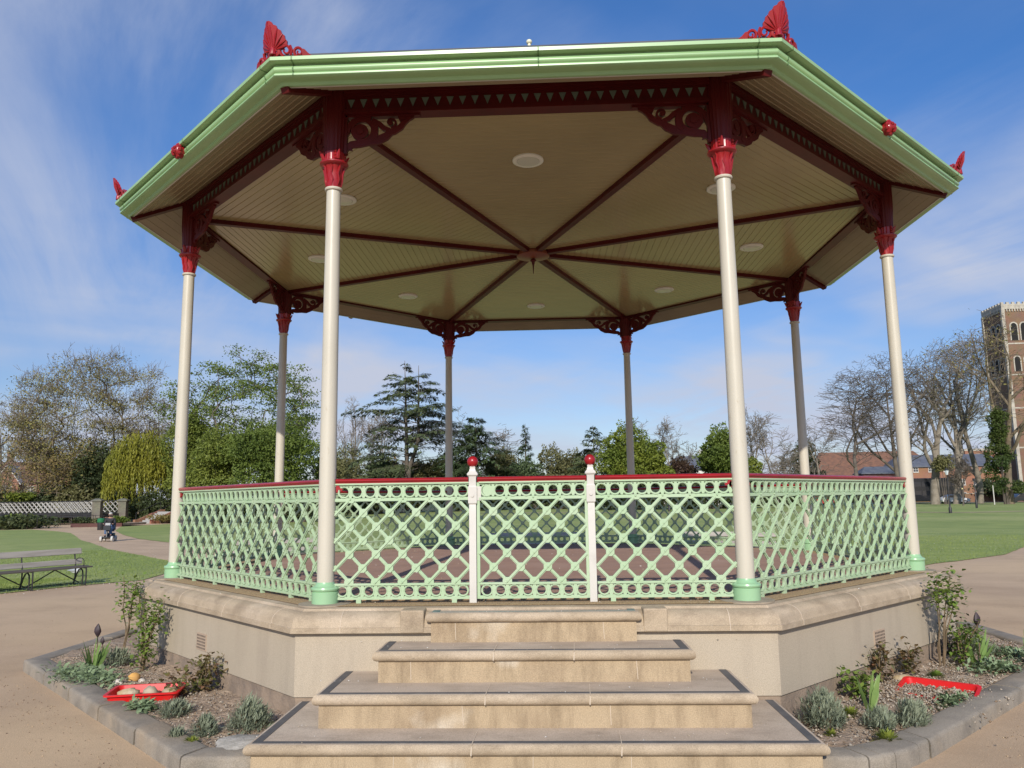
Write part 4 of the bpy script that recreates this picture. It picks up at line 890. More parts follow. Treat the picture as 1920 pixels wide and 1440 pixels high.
# a gull on the grass behind the bench
def gull(x, y, rz):
    root = thing('gull', (x, y, GZ+.03), 'pale grey gull standing on the lawn behind the left bench', 'gull', rz=R(rz)); m_ = MB()
    m_.tube([(-.24, 0, .15), (-.17, 0, .155), (-.08, 0, .15), (.02, 0, .145), (.09, 0, .165), (.13, 0, .205), (.155, 0, .245), (.175, 0, .262), (.197, 0, .258), (.21, 0, .25)], [.008, .03, .058, .07, .058, .04, .034, .036, .026, .008], 12); m_.build('body', mat('gull_white', (.5, .5, .5), .8), root)
    m_ = MB()
    for s in (-1, 1): m_.tube([(.07, s*.058, .17), (0, s*.066, .175), (-.12, s*.045, .17), (-.29, s*.012, .165)], [.02, .036, .028, .006], 8)
    m_.build('wing', mat('gull_grey', (.33, .35, .38), .8), root)
    m_ = MB(); m_.tube([(.205, 0, .252), (.245, 0, .243)], [.009, .003], 6); m_.build('beak', mat('gull_beak', (.6, .4, .05), .5), root)
    for s in (-1, 1): m_ = MB(); m_.tube([(0, s*.025, .09), (-.005, s*.025, .0), (.04, s*.025, .002)], [.008, .006, .006], 5); m_.build('leg', mat('gull_leg', (.5, .33, .28), .6), root)
gull(-12.75, 9.4, -15)
# ------------------------------------------------------------------ trees
def seg_mesh(segs, sides):
    """segs: array (n,8) p0 p1 r0 r1 -> prisms"""
    a = np.asarray(segs, float); p0, p1, r0, r1 = a[:, :3], a[:, 3:6], a[:, 6], a[:, 7]; d = p1-p0; l = np.linalg.norm(d, axis=1, keepdims=True)+1e-9; d /= l
    ref = np.where(np.abs(d[:, 2:3]) < .9, np.array([[0, 0, 1.]]), np.array([[1., 0, 0]])); s = np.cross(d, ref); s /= np.linalg.norm(s, axis=1, keepdims=True); t = np.cross(d, s)
    k = np.arange(sides)*2*np.pi/sides; off = s[:, None]*np.cos(k)[None, :, None]+t[:, None]*np.sin(k)[None, :, None]
    A = (p0-d*l*.03)[:, None]+off*r0[:, None, None]; B = p1[:, None]+off*r1[:, None, None]; n = len(a)
    V = np.concatenate([A, B], 1).reshape(-1, 3); b = (2*sides*np.arange(n))[:, None, None]; i = np.arange(sides); j = (i+1) % sides
    return V, (b+np.stack([i, j, sides+j, sides+i], 1)[None]).reshape(-1, 4)
def wood(name, segs, m, root, thick=.09):
    a = np.asarray(segs); big = a[:, 6] > thick; Vs, Fs, o = [], [], 0
    for sel, sd in ((big, 8), (~big, 3)):
        if sel.any(): V, F = seg_mesh(a[sel], sd); Vs.append(V); Fs.append(F+o); o += len(V)
    return np_mesh(name, np.concatenate(Vs), np.concatenate(Fs), m, root, smooth=True)
def nrm3(x, y, z): l = math.sqrt(x*x+y*y+z*z) or 1; return x/l, y/l, z/l
def grow(segs, tips, p, d, L_, r, lv, sp, rr):
    n = sp['n'][lv]; st = L_/n; w = sp['wob'][lv]; g = sp['up'][lv]; last = lv == len(sp['n'])-1; rend = r*sp['tap'][lv]
    kids = sp['kids'][lv] if not last else 0; start = 0 if last else sp['start'][lv]
    for i in range(n):
        d = nrm3(d[0]+rr.gauss(0, w), d[1]+rr.gauss(0, w), d[2]+rr.gauss(0, w)+g)
        q = (p[0]+d[0]*st, p[1]+d[1]*st, p[2]+d[2]*st); ra, rb = r+(rend-r)*i/n, r+(rend-r)*(i+1)/n
        segs.append((*p, *q, ra, rb))
        if not last and (i+1)/n > start:
            share = kids/max(1, n-int(start*n)); c = int(share)+(rr.random() < share-int(share))
            for _ in range(c):
                t = rr.random(); b = (p[0]+(q[0]-p[0])*t, p[1]+(q[1]-p[1])*t, p[2]+(q[2]-p[2])*t)
                a = R(sp['ang'][lv]*rr.uniform(.6, 1.3)); ax = nrm3(rr.gauss(0, 1), rr.gauss(0, 1), rr.gauss(0, 1)); dt = ax[0]*d[0]+ax[1]*d[1]+ax[2]*d[2]; ax = nrm3(ax[0]-dt*d[0], ax[1]-dt*d[1], ax[2]-dt*d[2])
                ca, sa = math.cos(a), math.sin(a); cd = (d[0]*ca+ax[0]*sa, d[1]*ca+ax[1]*sa, d[2]*ca+ax[2]*sa)
                grow(segs, tips, b, cd, L_*sp['len'][lv]*rr.uniform(.65, 1.2)*(1-.35*(i/n) if lv == 0 else 1), min(rb, ra)*sp['rr'][lv], lv+1, sp, rr)
        if last: tips.append(q)
        p = q
    if not last: grow(segs, tips, p, d, L_*sp['len'][lv]*.8, rend*.95, lv+1, sp, rr)
BARE = dict(n=[5, 6, 5, 4, 3], wob=[.05, .12, .16, .2, .25], up=[.05, .10, .07, .04, .02], tap=[.55, .35, .4, .4, .5], kids=[6, 7, 6, 5], start=[.3, .25, .15, .1], ang=[38, 42, 45, 45], len=[.75, .50, .50, .55], rr=[.55, .5, .5, .55])
TALL = dict(BARE, ang=[26, 32, 42, 45], up=[.1, .16, .09, .05, .02], start=[.35, .3, .15, .1], len=[.85, .42, .48, .55])
WIDE = dict(BARE, ang=[62, 48, 45, 48], up=[.05, .05, .05, .03, .0], start=[.15, .2, .15, .1], len=[1.0, .55, .5, .5], kids=[10, 8, 7, 5], wob=[.06, .16, .2, .25, .3])
LEAFY = dict(n=[4, 5, 4, 3], wob=[.06, .14, .18, .25], up=[.08, .08, .05, .02], tap=[.5, .35, .4, .5], kids=[9, 8, 5], start=[.2, .2, .15], ang=[55, 48, 48], len=[.9, .55, .5], rr=[.5, .5, .5])
def fit(segs, tips, W, H, r0, lean=(0, 0)):
    a = np.asarray(segs, float); t = np.asarray(tips, float); hz = np.percentile(t[:, 2], 90); wx = (np.percentile(t[:, 0], 92)-np.percentile(t[:, 0], 8)) or 1; wy = (np.percentile(t[:, 1], 92)-np.percentile(t[:, 1], 8)) or 1
    sz, sx, sy = H/hz*.985, W/wx, W/wy
    def f(p):
        q = p*np.array([sx, sy, sz]); q[:, 0] += lean[0]*q[:, 2]; q[:, 1] += lean[1]*q[:, 2]; return q
    # keep the trunk thin in plan: scale grows with distance from the stem
    a[:, :3] = f(a[:, :3]); a[:, 3:6] = f(a[:, 3:6]); t = f(t)
    # trim the twigs that stray past a rounded, slightly lobed crown
    def inside(p, thin):
        q = (p-np.array([lean[0]*H*.6, lean[1]*H*.6, H*.52]))/np.array([W*.54, W*.54, H*.485]); az = np.arctan2(q[:, 1], q[:, 0]); el = q[:, 2]
        lim = 1+.05*np.sin(3*az+W)+.05*np.sin(5*az+3*el+H)+.045*np.sin(11*az+9*el); return (np.sqrt((q*q).sum(1)) < lim) | (p[:, 2] < H*.25) & ~thin
    ok = inside(a[:, 3:6], np.ones(len(a), bool)) | (a[:, 5] < H*.3)
    for c_, z_ in ((6, 2), (7, 5)): a[:, c_] = np.minimum(a[:, c_], r0*np.maximum(.03, 1-a[:, z_]/(H*.93))**1.15)
    return a[ok], t[inside(t, np.ones(len(t), bool))]
def cards(rng, C, n, spread, size, flat=.7, droop=0, elong=1.6):
    """n leaf cards round each centre"""
    C = np.asarray(C); k = len(C)*n; c = np.repeat(C, n, 0)+rng.normal(0, 1, (k, 3))*np.array([spread, spread, spread*flat])
    nn = rng.normal(0, 1, (k, 3))+np.array([0, -.25, .55]); nn /= np.linalg.norm(nn, axis=1, keepdims=True); a = np.cross(nn, rng.normal(0, 1, (k, 3))); a /= np.linalg.norm(a, axis=1, keepdims=True); b = np.cross(nn, a)
    if droop: a[:, 2] -= droop; a /= np.linalg.norm(a, axis=1, keepdims=True)
    s = size*rng.uniform(.55, 1.3, k)[:, None]; A = a*s*elong/2; B = b*s/2
    V = np.stack([c-A, c+B*.9, c+A, c-B*.9], 1).reshape(-1, 3); return V, np.arange(4*k).reshape(-1, 4)
def tree(name, u, v, d, W, sp, seed, label, leaf=None, ncard=0, size=.3, spread=.6, bark=bark_grey, r0=None, cat='tree', group=None, lean=(0, 0), thin=1.0, minr=.016, trunk=.25, pick=1.0, base=None, H=None, flat=.7, droop=0):
    x, y, z = spot(u, d) if base is None else base; H = H or height_at(u, v, d)-z; rr = random.Random(seed); rng = np.random.default_rng(seed)
    segs, tips = [], []; r0 = r0 or H*.017; grow(segs, tips, (0, 0, -.2), (0, 0, 1), H*trunk, r0, 0, sp, rr)
    a, t = fit(segs, tips, W, H, r0, lean); a[:, 6:8] = np.maximum(a[:, 6:8], minr)
    root = thing(name, (x, y, z), label, cat, group)
    lo = a[:, 6] > r0*.30; wood('trunk', a[lo], bark, root); 
    if (~lo).any() and not ncard: wood('crown', a[~lo], bark, root)
    elif (~lo).any(): wood('branches', a[~lo], bark, root)
    if ncard:
        if pick < 1: t = t[rng.random(len(t)) < pick]
        V, F = cards(rng, t, ncard, spread, size, flat, droop); np_mesh('crown', V, F, leaf, root)
    return root
def layered(name, u, v, d, W, seed, label, leaf, nb, leaders=((0, 0, 1.0),), prof=None, size=.42, dens=16, bark=bark_dark, group=None, gap=0, droop=.25, flatten=.10):
    """cedar and conifer habit: near-level boughs carrying flat sprays"""
    x, y, z = spot(u, d); H = height_at(u, v, d)-z; rr = random.Random(seed); rng = np.random.default_rng(seed); root = thing(name, (x, y, z), label, 'tree', group)
    segs = []; C = []; D = []
    for lx, z0, hf in leaders:
        h = H*hf; n = 10; pts = [(lx*smooth01((i/n-.25)/.25)*1.0 if z0 else lx*i/n, 0, h*i/n) for i in range(n+1)]; r0 = H*.02
        for i in range(n): segs.append((*pts[i], *pts[i+1], r0*(1-i/n*.93), r0*(1-(i+1)/n*.93)))
        for b in range(int(nb*hf)):
            t = rr.uniform(max(.06, z0), .985); az = rr.uniform(0, 6.283); l = W/2*(prof(t) if prof else (1-t)**.8)*rr.uniform(.62, 1.12)
            f_ = t*n; i0 = min(n-1, int(f_)); p = [pts[i0][q]+(pts[i0+1][q]-pts[i0][q])*(f_-i0) for q in range(3)]; el = R(rr.uniform(2, 20)+18*t); c, s = math.cos(az), math.sin(az); m_ = max(3, int(l/.7)); q0 = p
            for j in range(1, m_+1):
                tt = j/m_; q = (p[0]+c*l*tt, p[1]+s*l*tt, p[2]+l*tt*math.sin(el)-droop*l*tt*tt*tt+rr.gauss(0, .04)); rb = max(.02, H*.0045*(1-tt)*(.4+l/W)); segs.append((*q0, *q, rb, rb*.8)); q0 = q
                if tt > .22:
                    k = max(2, int(dens*(.5+tt*.7)*(l/m_)))
                    for _ in range(k):
                        w_ = (.05+.26*math.sin(math.pi*min(1, tt*.95)))*l*.6; o = rr.gauss(0, .5)*w_; tj = rr.uniform(-.5, .5)*l/m_
                        C.append((q[0]-s*o+c*tj, q[1]+c*o+s*tj, q[2]+rr.gauss(0, flatten)-abs(o)*.12)); sg = 1 if o > 0 else -1; D.append(nrm3(c*.8-s*sg*.7, s*.8+c*sg*.7, -.22+rr.gauss(0, .18)))
    wood('trunk', segs, bark, root); C = np.array(C); D = np.array(D); k = len(C); V, F = blades(C, D, rng.uniform(.7, 1.3, k)*size, rng.uniform(.25, .42, k)*size, .25); np_mesh('crown', V, F, leaf, root); return root
def blob_crown(rng, lumps, n, size, elong=1.5):
    """cards through a union of lumps (x, y, z, rx, ry, rz), denser towards each surface"""
    vol = np.array([l[3]*l[4]*l[5] for l in lumps])**.67; cnt = np.maximum(20, (n*vol/vol.sum()).astype(int)); Vs, Fs, o = [], [], 0
    for l, c in zip(lumps, cnt):
        q = rng.normal(0, 1, (c, 3)); q /= np.linalg.norm(q, axis=1, keepdims=True); q *= (rng.uniform(.45, 1.05, (c, 1))**.5); q *= 1+.13*np.sin(q[:, :1]*9+l[0])+.13*np.sin(q[:, 2:3]*8+l[1])
        P = q*np.array(l[3:6])+np.array(l[:3]); V, F = cards(rng, P, 1, size*.25, size, elong=elong); Vs.append(V); Fs.append(F+o); o += len(V)
    return np.concatenate(Vs), np.concatenate(Fs)
def shrub(name, u, d, W, H, leaf, n, size, seed, label, cat='shrub', group=None, depth=None, z=0, lumps=7, base=None, rz=0):
    x, y, g = spot(u, d) if base is None else base; rng = np.random.default_rng(seed); rr = random.Random(seed); root = thing(name, (x, y, g), label, cat, group, rz); D_ = depth or W*.6; L_ = []
    for i in range(lumps):
        r = rr.uniform(.24, .40); lx = rr.uniform(-.5, .5)*(W-2*r*W*.8) if lumps > 1 else 0; L_.append((lx, rr.uniform(-.3, .3)*D_, H*rr.uniform(.32, .66)+z, W*r*rr.uniform(.7, 1), D_*.45, H*rr.uniform(.3, .38)))
    V, F = blob_crown(rng, L_, n, size); np_mesh('crown', V, F, leaf, root)
    segs = [(*(l[0]*.3, l[1]*.3, -.1), l[0], l[1], l[2], .05+H*.01, .03) for l in L_]; wood('trunk', segs, bark_dark, root); return root

def canopy(name, u, v, d, W, seed, label, leaf, nclump, nleaf, cr, size, bark, low=.30, flatc=.45, twigs=0, twl=1.0, rmin=.03, squash=1.0, lobes=.07, fork=.28, cat='tree', offs=0, fill=.45):
    """a crown of leaf or twig clumps, each joined to the nearest limb already grown"""
    x, y, z = spot(u, d); H = height_at(u, v, d)-z; rng = np.random.default_rng(seed); root = thing(name, (x, y, z), label, cat); K = []
    while len(K) < nclump:
        q = rng.normal(0, 1, 3); q /= np.linalg.norm(q); az, el = math.atan2(q[1], q[0]), q[2]; r = rng.uniform(fill, 1)**.5*(1+lobes*math.sin(3*az+seed)+lobes*math.sin(5*az+4*el)+lobes*.8*math.sin(9*az-5*el))
        zz = H*(low+(1-low)*.42)+q[2]*r*H*(1-low)*(.58 if q[2] > 0 else .42)
        K.append((q[0]*r*W/2+offs*(zz/H), q[1]*r*W/2*squash, zz-cr*.3))
    K = np.array(K); f0 = np.array([0, 0, H*fork]); K = K[np.argsort(np.linalg.norm(K-f0, axis=1))]
    nodes = [np.array([0, 0, -.2]), np.array([0, 0, H*fork*.5]), f0]; par = [-1, 0, 1]
    for c in K:
        A = np.array(nodes[2:]); dd = np.linalg.norm(A-c, axis=1); out = np.linalg.norm(A-f0, axis=1)-np.linalg.norm(c-f0); cost = dd+np.maximum(0, out)*3+np.maximum(0, A[:, 2]-c[2])*1.2; i = int(np.argmin(cost))+2; p = nodes[i]; d0 = dd[i-2]; m_ = max(1, int(d0/1.1))
        for j in range(1, m_+1):
            t = j/m_; q = p+(c-p)*t+rng.normal(0, .10, 3)*(j < m_)+np.array([0, 0, .12*d0*math.sin(math.pi*t)*.5]); nodes.append(q); par.append(i); i = len(nodes)-1
    cnt = np.ones(len(nodes))
    for i in range(len(nodes)-1, 0, -1): cnt[par[i]] += cnt[i]*.9
    rad = rmin*cnt**.43; segs = [(*nodes[par[i]], *nodes[i], min(rad[par[i]], rad[i]*1.25), rad[i]) for i in range(1, len(nodes))]
    if twigs:
        tw = []
        for c in K:
            for _ in range(twigs):
                p = c+rng.normal(0, cr*.45, 3); dr = (c-f0)/np.linalg.norm(c-f0)+rng.normal(0, .75, 3)+np.array([0, 0, .35]); dr /= np.linalg.norm(dr); l = twl*rng.uniform(.5, 1.2); q = p+dr*l; tw.append((*p, *q, rmin*.62, rmin*.5))
                for _ in range(2): d2 = dr+rng.normal(0, .6, 3); d2 /= np.linalg.norm(d2); a = p+dr*l*rng.uniform(.3, .8); tw.append((*a, *(a+d2*l*.6), rmin*.55, rmin*.45))
        V, F = seg_mesh(tw, 3); np_mesh('twigs', V, F, bark, root, smooth=True)
    wood('trunk', segs, bark, root); V, F = cards(rng, K, nleaf, cr, size, flatc); np_mesh('crown', V, F, leaf, root); return root
# left group
canopy('budding_tree', 166, 664, 108, 21.5, 7, 'broad spreading tree just coming into bronze bud at the far left', lf_bud, 360, 85, .9, .16, bark_brown, low=.24, twigs=9, twl=1.5, rmin=.032, squash=.9, fork=.26, flatc=.4)
tree('budding_tree', -4, 728, 112, 10, WIDE, 12, 'bare thin crowned tree cut by the left edge of the picture', lf_bud, 1, .2, .3, bark_grey, minr=.022, pick=.15)
tree('ochre_tree', 62, 800, 100, 13.5, LEAFY, 13, 'ochre brown leaved tree in front of the brick house', lf_brown, 8, .19, .6, bark_brown, minr=.03, pick=.7)
tree('ochre_tree', 150, 838, 102, 9.5, LEAFY, 14, 'smaller bronze leaved tree between house and willow', lf_bud, 8, .2, .6, bark_brown, minr=.03)
shrub('yew_bush', 178, 99, 6.0, 9.2, lf_dark, 8000, .27, 15, 'tall dark evergreen bush behind the left stone gate pillar', lumps=9)
shrub('yew_bush', 105, 100, 8.5, 4.6, lf_dark, 8000, .27, 16, 'wide dark evergreen bush above the white lattice bridge', lumps=10)
shrub('yew_bush', 10, 101, 8.5, 3.8, lf_dark, 8000, .27, 17, 'dark evergreen bush at the left edge above the bridge', lumps=10)
shrub('golden_shrub', 38, 97, 4.0, 1.3, lf_yg, 1500, .22, 18, 'low golden green shrub above the bridge parapet', lumps=5, z=2.4)
shrub('olive_shrub', 140, 97.5, 5.4, 4.4, lf_olive, 3600, .25, 19, 'olive shrub with pale twigs behind the bridge', lumps=7, z=.6)
shrub('river_bank_shrub', 35, 71, 7.5, 1.2, lf_dark, 2600, .22, 20, 'dark ivy bank beneath the bridge at the left edge', lumps=9)
canopy('fresh_green_tree', 455, 650, 98, 19.5, 23, 'tall airy tree in fresh green leaf behind the left column', lf_green, 360, 85, .66, .18, bark_dark, low=.26, rmin=.034, fork=.25, flatc=.38, fill=.3)
def dome(name, u, v, d, W, leaf, n, size, seed, label, lumps=11, low=.12, group=None):
    x, y, g = spot(u, d); H = height_at(u, v, d)-g; rng = np.random.default_rng(seed); rr = random.Random(seed); root = thing(name, (x, y, g), label, 'tree', group); L_ = []
    for i in range(lumps):
        a = rr.uniform(0, 6.283); q = rr.uniform(.1, .62); f = rr.uniform(low+.18, .80); r = rr.uniform(.20, .30); w = math.sqrt(max(.08, 1-(abs(f-.42)/.62)**2)); L_.append((W/2*q*w*math.cos(a), W/2*q*w*math.sin(a), H*f, W*r*.9, W*r*.9, H*r*.62))
    L_.append((0, 0, H*.80, W*.22, W*.22, H*.2))
    V, F = blob_crown(rng, L_, n, size); np_mesh('crown', V, F, leaf, root); segs = [(0, 0, -.2, 0, 0, H*.4, H*.03, H*.02)]+[(0, 0, H*.3, l[0], l[1], l[2], H*.012, .04) for l in L_]; wood('trunk', segs, bark_dark, root); return root
dome('hawthorn_tree', 520, 785, 84, 12, lf_green, 34000, .18, 24, 'rounded mid green tree behind the left front column')
dome('hawthorn_tree', 405, 800, 86, 9.5, lf_green2, 26000, .18, 25, 'rounded bright green tree between willow and left column')
dome('hawthorn_tree', 345, 760, 92, 7.5, lf_green2, 18000, .18, 26, 'green tree rising above the willow beside the left column')
dome('hawthorn_tree', 618, 850, 90, 6.5, lf_olive, 14000, .18, 27, 'olive tinted tree beside the left front column')
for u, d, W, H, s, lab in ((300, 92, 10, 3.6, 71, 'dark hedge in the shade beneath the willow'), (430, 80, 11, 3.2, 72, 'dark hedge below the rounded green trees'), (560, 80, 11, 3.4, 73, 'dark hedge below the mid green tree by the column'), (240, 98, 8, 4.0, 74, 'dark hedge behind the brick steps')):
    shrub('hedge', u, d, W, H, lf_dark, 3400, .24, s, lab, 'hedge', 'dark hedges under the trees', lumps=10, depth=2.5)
def willow(u, v, d, W, seed, label):
    x, y, g = spot(u, d); H = height_at(u, v, d)-g; rng = np.random.default_rng(seed); root = thing('weeping_willow', (x, y, g), label, 'tree'); C = []; segs = [(0, 0, -.2, .2, 0, H*.5, .28, .2)]
    for i in range(900):
        a = rng.uniform(0, 6.283); q = math.sqrt(rng.uniform(0, 1)); px, py = W/2*q*math.cos(a), W/2*q*math.sin(a); top = H*(.55+.45*math.sqrt(max(0, 1-q*q)))*rng.uniform(.86, 1.0); ln = min(top-1.6, top*rng.uniform(.35, .72)*(0.6+.5*q)); k = int(ln/.16)
        if i % 6 == 0: segs += [(.15, 0, H*.42, px*.6, py*.6, top*.86, .07, .04), (px*.6, py*.6, top*.86, px, py, top*.97, .04, .02)]
        sx, sy = rng.normal(0, .012, 2)
        for j in range(k): C.append((px+sx*j+rng.normal(0, .05), py+sy*j+rng.normal(0, .05), top-j*.16-rng.uniform(0, .1)))
    C = np.array(C); V, F = cards(rng, C, 1, .05, .15, droop=2.2, elong=2.6); np_mesh('crown', V, F, lf_willow, root); wood('trunk', segs, bark_brown, root)
willow(262, 806, 95, 8.2, 75, 'yellow green weeping willow by the path, left of the column')
# centre
GB = 'bare trees beyond the lawn'
tree('bare_tree', 655, 748, 165, 6.5, TALL, 31, 'slim bare tree between left front column and cedar', bark=bark_grey, minr=.026, group=GB)
tree('bare_tree', 705, 772, 170, 9, BARE, 32, 'hazy bare tree just behind the left side of the cedar', bark=bark_brown, minr=.03, group=GB)
tree('bare_tree', 872, 764, 165, 13, BARE, 33, 'bare rounded tree behind the dark spreading conifer', bark=bark_brown, minr=.032, group=GB)
tree('bare_tree', 945, 800, 168, 9, BARE, 34, 'low bare tree behind the right side of the dark spreading conifer', bark=bark_brown, minr=.032, group=GB)
layered('cedar', 765, 676, 132, 22, 35, 'tall twin leader cedar rising beside the back left column', lf_cedar, 78, ((-.7, 0, 1.0), (1.7, .3, .965)), prof=lambda t: min(1, (1-t)*2.15), size=.55, dens=24, droop=.34)
layered('cedar', 893, 784, 128, 12.5, 36, 'dark broad conifer with layered boughs behind the left gate post', lf_con, 150, ((0, 0, 1.0),), prof=lambda t: min(1, (1-t)*1.9+.12), size=.55, dens=26, droop=.3, flatten=.16)
layered('spruce', 987, 794, 135, 7.5, 37, 'small pointed conifer behind the gate', lf_con, 130, ((0, 0, 1.0),), prof=lambda t: .06+.94*(1-t)**1.25, size=.45, dens=28, droop=.25)
layered('cedar', 1116, 797, 118, 8.5, 38, 'spiky dark conifer left of the round yellow green tree', lf_cedar, 120, ((0, 0, 1.0),), prof=lambda t: min(1, .08+(1-t)*1.5), size=.45, dens=28, droop=.22)
GH = 'olive budding trees along the far edge of the lawn'
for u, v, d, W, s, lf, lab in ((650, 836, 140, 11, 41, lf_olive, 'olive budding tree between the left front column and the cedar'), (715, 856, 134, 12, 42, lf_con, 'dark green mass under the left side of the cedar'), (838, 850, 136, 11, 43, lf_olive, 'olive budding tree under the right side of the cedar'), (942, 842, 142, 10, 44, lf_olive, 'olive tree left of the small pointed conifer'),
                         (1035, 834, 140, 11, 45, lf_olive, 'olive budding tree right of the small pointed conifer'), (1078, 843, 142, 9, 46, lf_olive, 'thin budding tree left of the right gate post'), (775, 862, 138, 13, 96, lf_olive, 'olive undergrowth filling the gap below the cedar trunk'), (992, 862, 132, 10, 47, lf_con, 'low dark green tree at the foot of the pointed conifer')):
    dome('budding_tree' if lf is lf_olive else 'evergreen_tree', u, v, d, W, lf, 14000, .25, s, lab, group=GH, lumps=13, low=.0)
shrub('copper_shrub', 742, 138, 4.2, 9.6, lf_orange, 1800, .4, 48, 'orange brown shrub showing through the boughs of the cedar', lumps=5)
shrub('copper_shrub', 700, 128, 4.0, 4.6, lf_orange, 1200, .36, 49, 'low orange shrub at the foot of the cedar', lumps=5)
dome('round_tree', 1182, 790, 112, 10.5, lf_yg, 30000, .24, 50, 'big round yellow green tree behind the back right column', lumps=14, low=.05)
dome('round_tree', 1228, 838, 110, 6, lf_yg, 14000, .24, 51, 'low bulge of yellow green foliage right of the big round tree', lumps=8, low=.05)
tree('bare_tree', 1213, 782, 160, 10, BARE, 52, 'bare tree just right of the big round tree', bark=bark_grey, minr=.028, group=GB)
tree('bare_tree', 1266, 784, 150, 9, BARE, 53, 'bare tree above the dark copper shrub', bark=bark_grey, minr=.028, group=GB)
shrub('copper_shrub', 1278, 112, 5.4, 7.2, lf_copper, 5200, .32, 54, 'dark copper shrub between the round tree and the glossy green tree', lumps=9)
dome('glossy_tree', 1358, 798, 108, 9.5, lf_green, 26000, .23, 55, 'uneven dark green tree behind the right front column', lumps=13, low=.05)
dome('glossy_tree', 1415, 858, 110, 5, lf_green2, 10000, .24, 56, 'low green tree right of the right front column', lumps=8, low=.05)
tree('bare_tree', 1412, 765, 128, 6.5, TALL, 57, 'tall bare tree just right of the right front column', bark=bark_grey, minr=.024, group=GB)
tree('bare_tree', 1458, 771, 128, 8.0, TALL, 58, 'bare fan shaped tree between right front and back right columns', bark=bark_grey, minr=.024, group=GB, r0=.26)
tree('bare_tree', 1543, 778, 150, 8, TALL, 59, 'small bare tree left of the brown roofed barn', bark=bark_grey, minr=.026, group=GB)
dome('evergreen_tree', 1518, 820, 160, 8, lf_dark, 4200, .36, 60, 'dark evergreen tree left of the brown roofed barn', lumps=8)
tree('bare_tree', 1490, 846, 165, 10, BARE, 63, 'low bare tree behind the far right railing', bark=bark_brown, minr=.03, group=GB)
# the right-hand row
GR = 'tall bare trees on the right of the lawn'
tree('plane_tree', 1620, 690, 118, 14, BARE, 64, 'dark bare tree with a low fork in front of the brown roofed barn', bark=bark_dark, r0=.42, minr=.024, group=GR, trunk=.3)
tree('plane_tree', 1690, 664, 122, 13, BARE, 65, 'bare tree half hidden behind the right hand column', lf_olive, 1, .22, .5, bark=bark_dark, r0=.5, minr=.024, group=GR, pick=.10)
tree('plane_tree', 1752, 634, 120, 12.5, TALL, 66, 'tall grey bare tree with a thick burred trunk by the bus', lf_olive, 1, .22, .5, bark=bark_grey, r0=.75, minr=.024, group=GR, pick=.08)
tree('plane_tree', 1792, 616, 121, 12, TALL, 67, 'tall bare tree leaning right above the street lamp', lf_bud, 1, .22, .5, bark=bark_grey, r0=.6, minr=.024, group=GR, lean=(.10, 0), pick=.10)
tree('plane_tree', 1836, 610, 124, 11, TALL, 68, 'straight grey bare tree left of the ivy clad tree', lf_bud, 1, .22, .5, bark=bark_grey, r0=.55, minr=.024, group=GR, pick=.12)
tree('plane_tree', 1893, 585, 112, 13, BARE, 69, 'ivy clad tree spreading bare ochre branches in front of the tower', lf_bud, 1, .24, .5, bark=bark_brown, r0=.6, minr=.026, group=GR, pick=.25, lean=(-.01, 0))
tree('sapling', 1804, 848, 104, 3.2, TALL, 70, 'thin dark sapling between the street lamp and the black post', bark=bark_dark, minr=.02)
def ivy(u, d, label, seed):
    x, y, g = spot(u, d); rng = np.random.default_rng(seed); rr = random.Random(seed); root = thing('ivy', (x, y, g), label, 'climber'); L_ = []
    for k in range(26):
        t = rr.random(); w = 2.3*(1-t*.75); L_.append((rr.uniform(-1, 1)*w, rr.uniform(-.6, .6)*w-.4, 1.6+t*11, rr.uniform(.5, 1.25), rr.uniform(.5, 1.1), rr.uniform(.5, 1.3)))
    V, F = blob_crown(rng, L_, 11000, .19); np_mesh('foliage', V, F, lf_ivy, root); wood('stem', [(rr.uniform(-.5, .5), -.55, -.1, l[0]*.5, l[1], l[2], .05, .03) for l in L_[:12]], bark_dark, root)
ivy(1882, 110.5, 'ivy mantle round the trunk in front of the tower', 79)
shrub('burr_shoots', 1772, 118.5, 3.2, 3.4, lf_olive, 1400, .24, 77, 'olive shoots sprouting round the burred trunk by the bus', 'climber', lumps=5, z=4.2)
shrub('hedge', 1893, 140, 11, 3.6, lf_dark, 4200, .30, 78, 'dark hedge on top of the brick wall below the tower', 'hedge', 'dark hedges under the trees', lumps=10, z=1.0)
shrub('hedge', 1480, 132, 22, 2.6, lf_dark, 4600, .32, 76, 'long dark hedge along the far side of the lawn on the right', 'hedge', 'dark hedges under the trees', lumps=14, depth=3)
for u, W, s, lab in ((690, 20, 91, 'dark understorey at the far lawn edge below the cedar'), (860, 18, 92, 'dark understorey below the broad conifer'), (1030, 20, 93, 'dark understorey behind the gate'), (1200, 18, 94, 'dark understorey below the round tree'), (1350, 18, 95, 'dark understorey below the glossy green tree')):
    shrub('hedge', u, 126 if u < 1100 else 106, W, 4.6, lf_dark, 6500, .32, s, lab, 'hedge', 'dark hedges under the trees', lumps=14, depth=4)
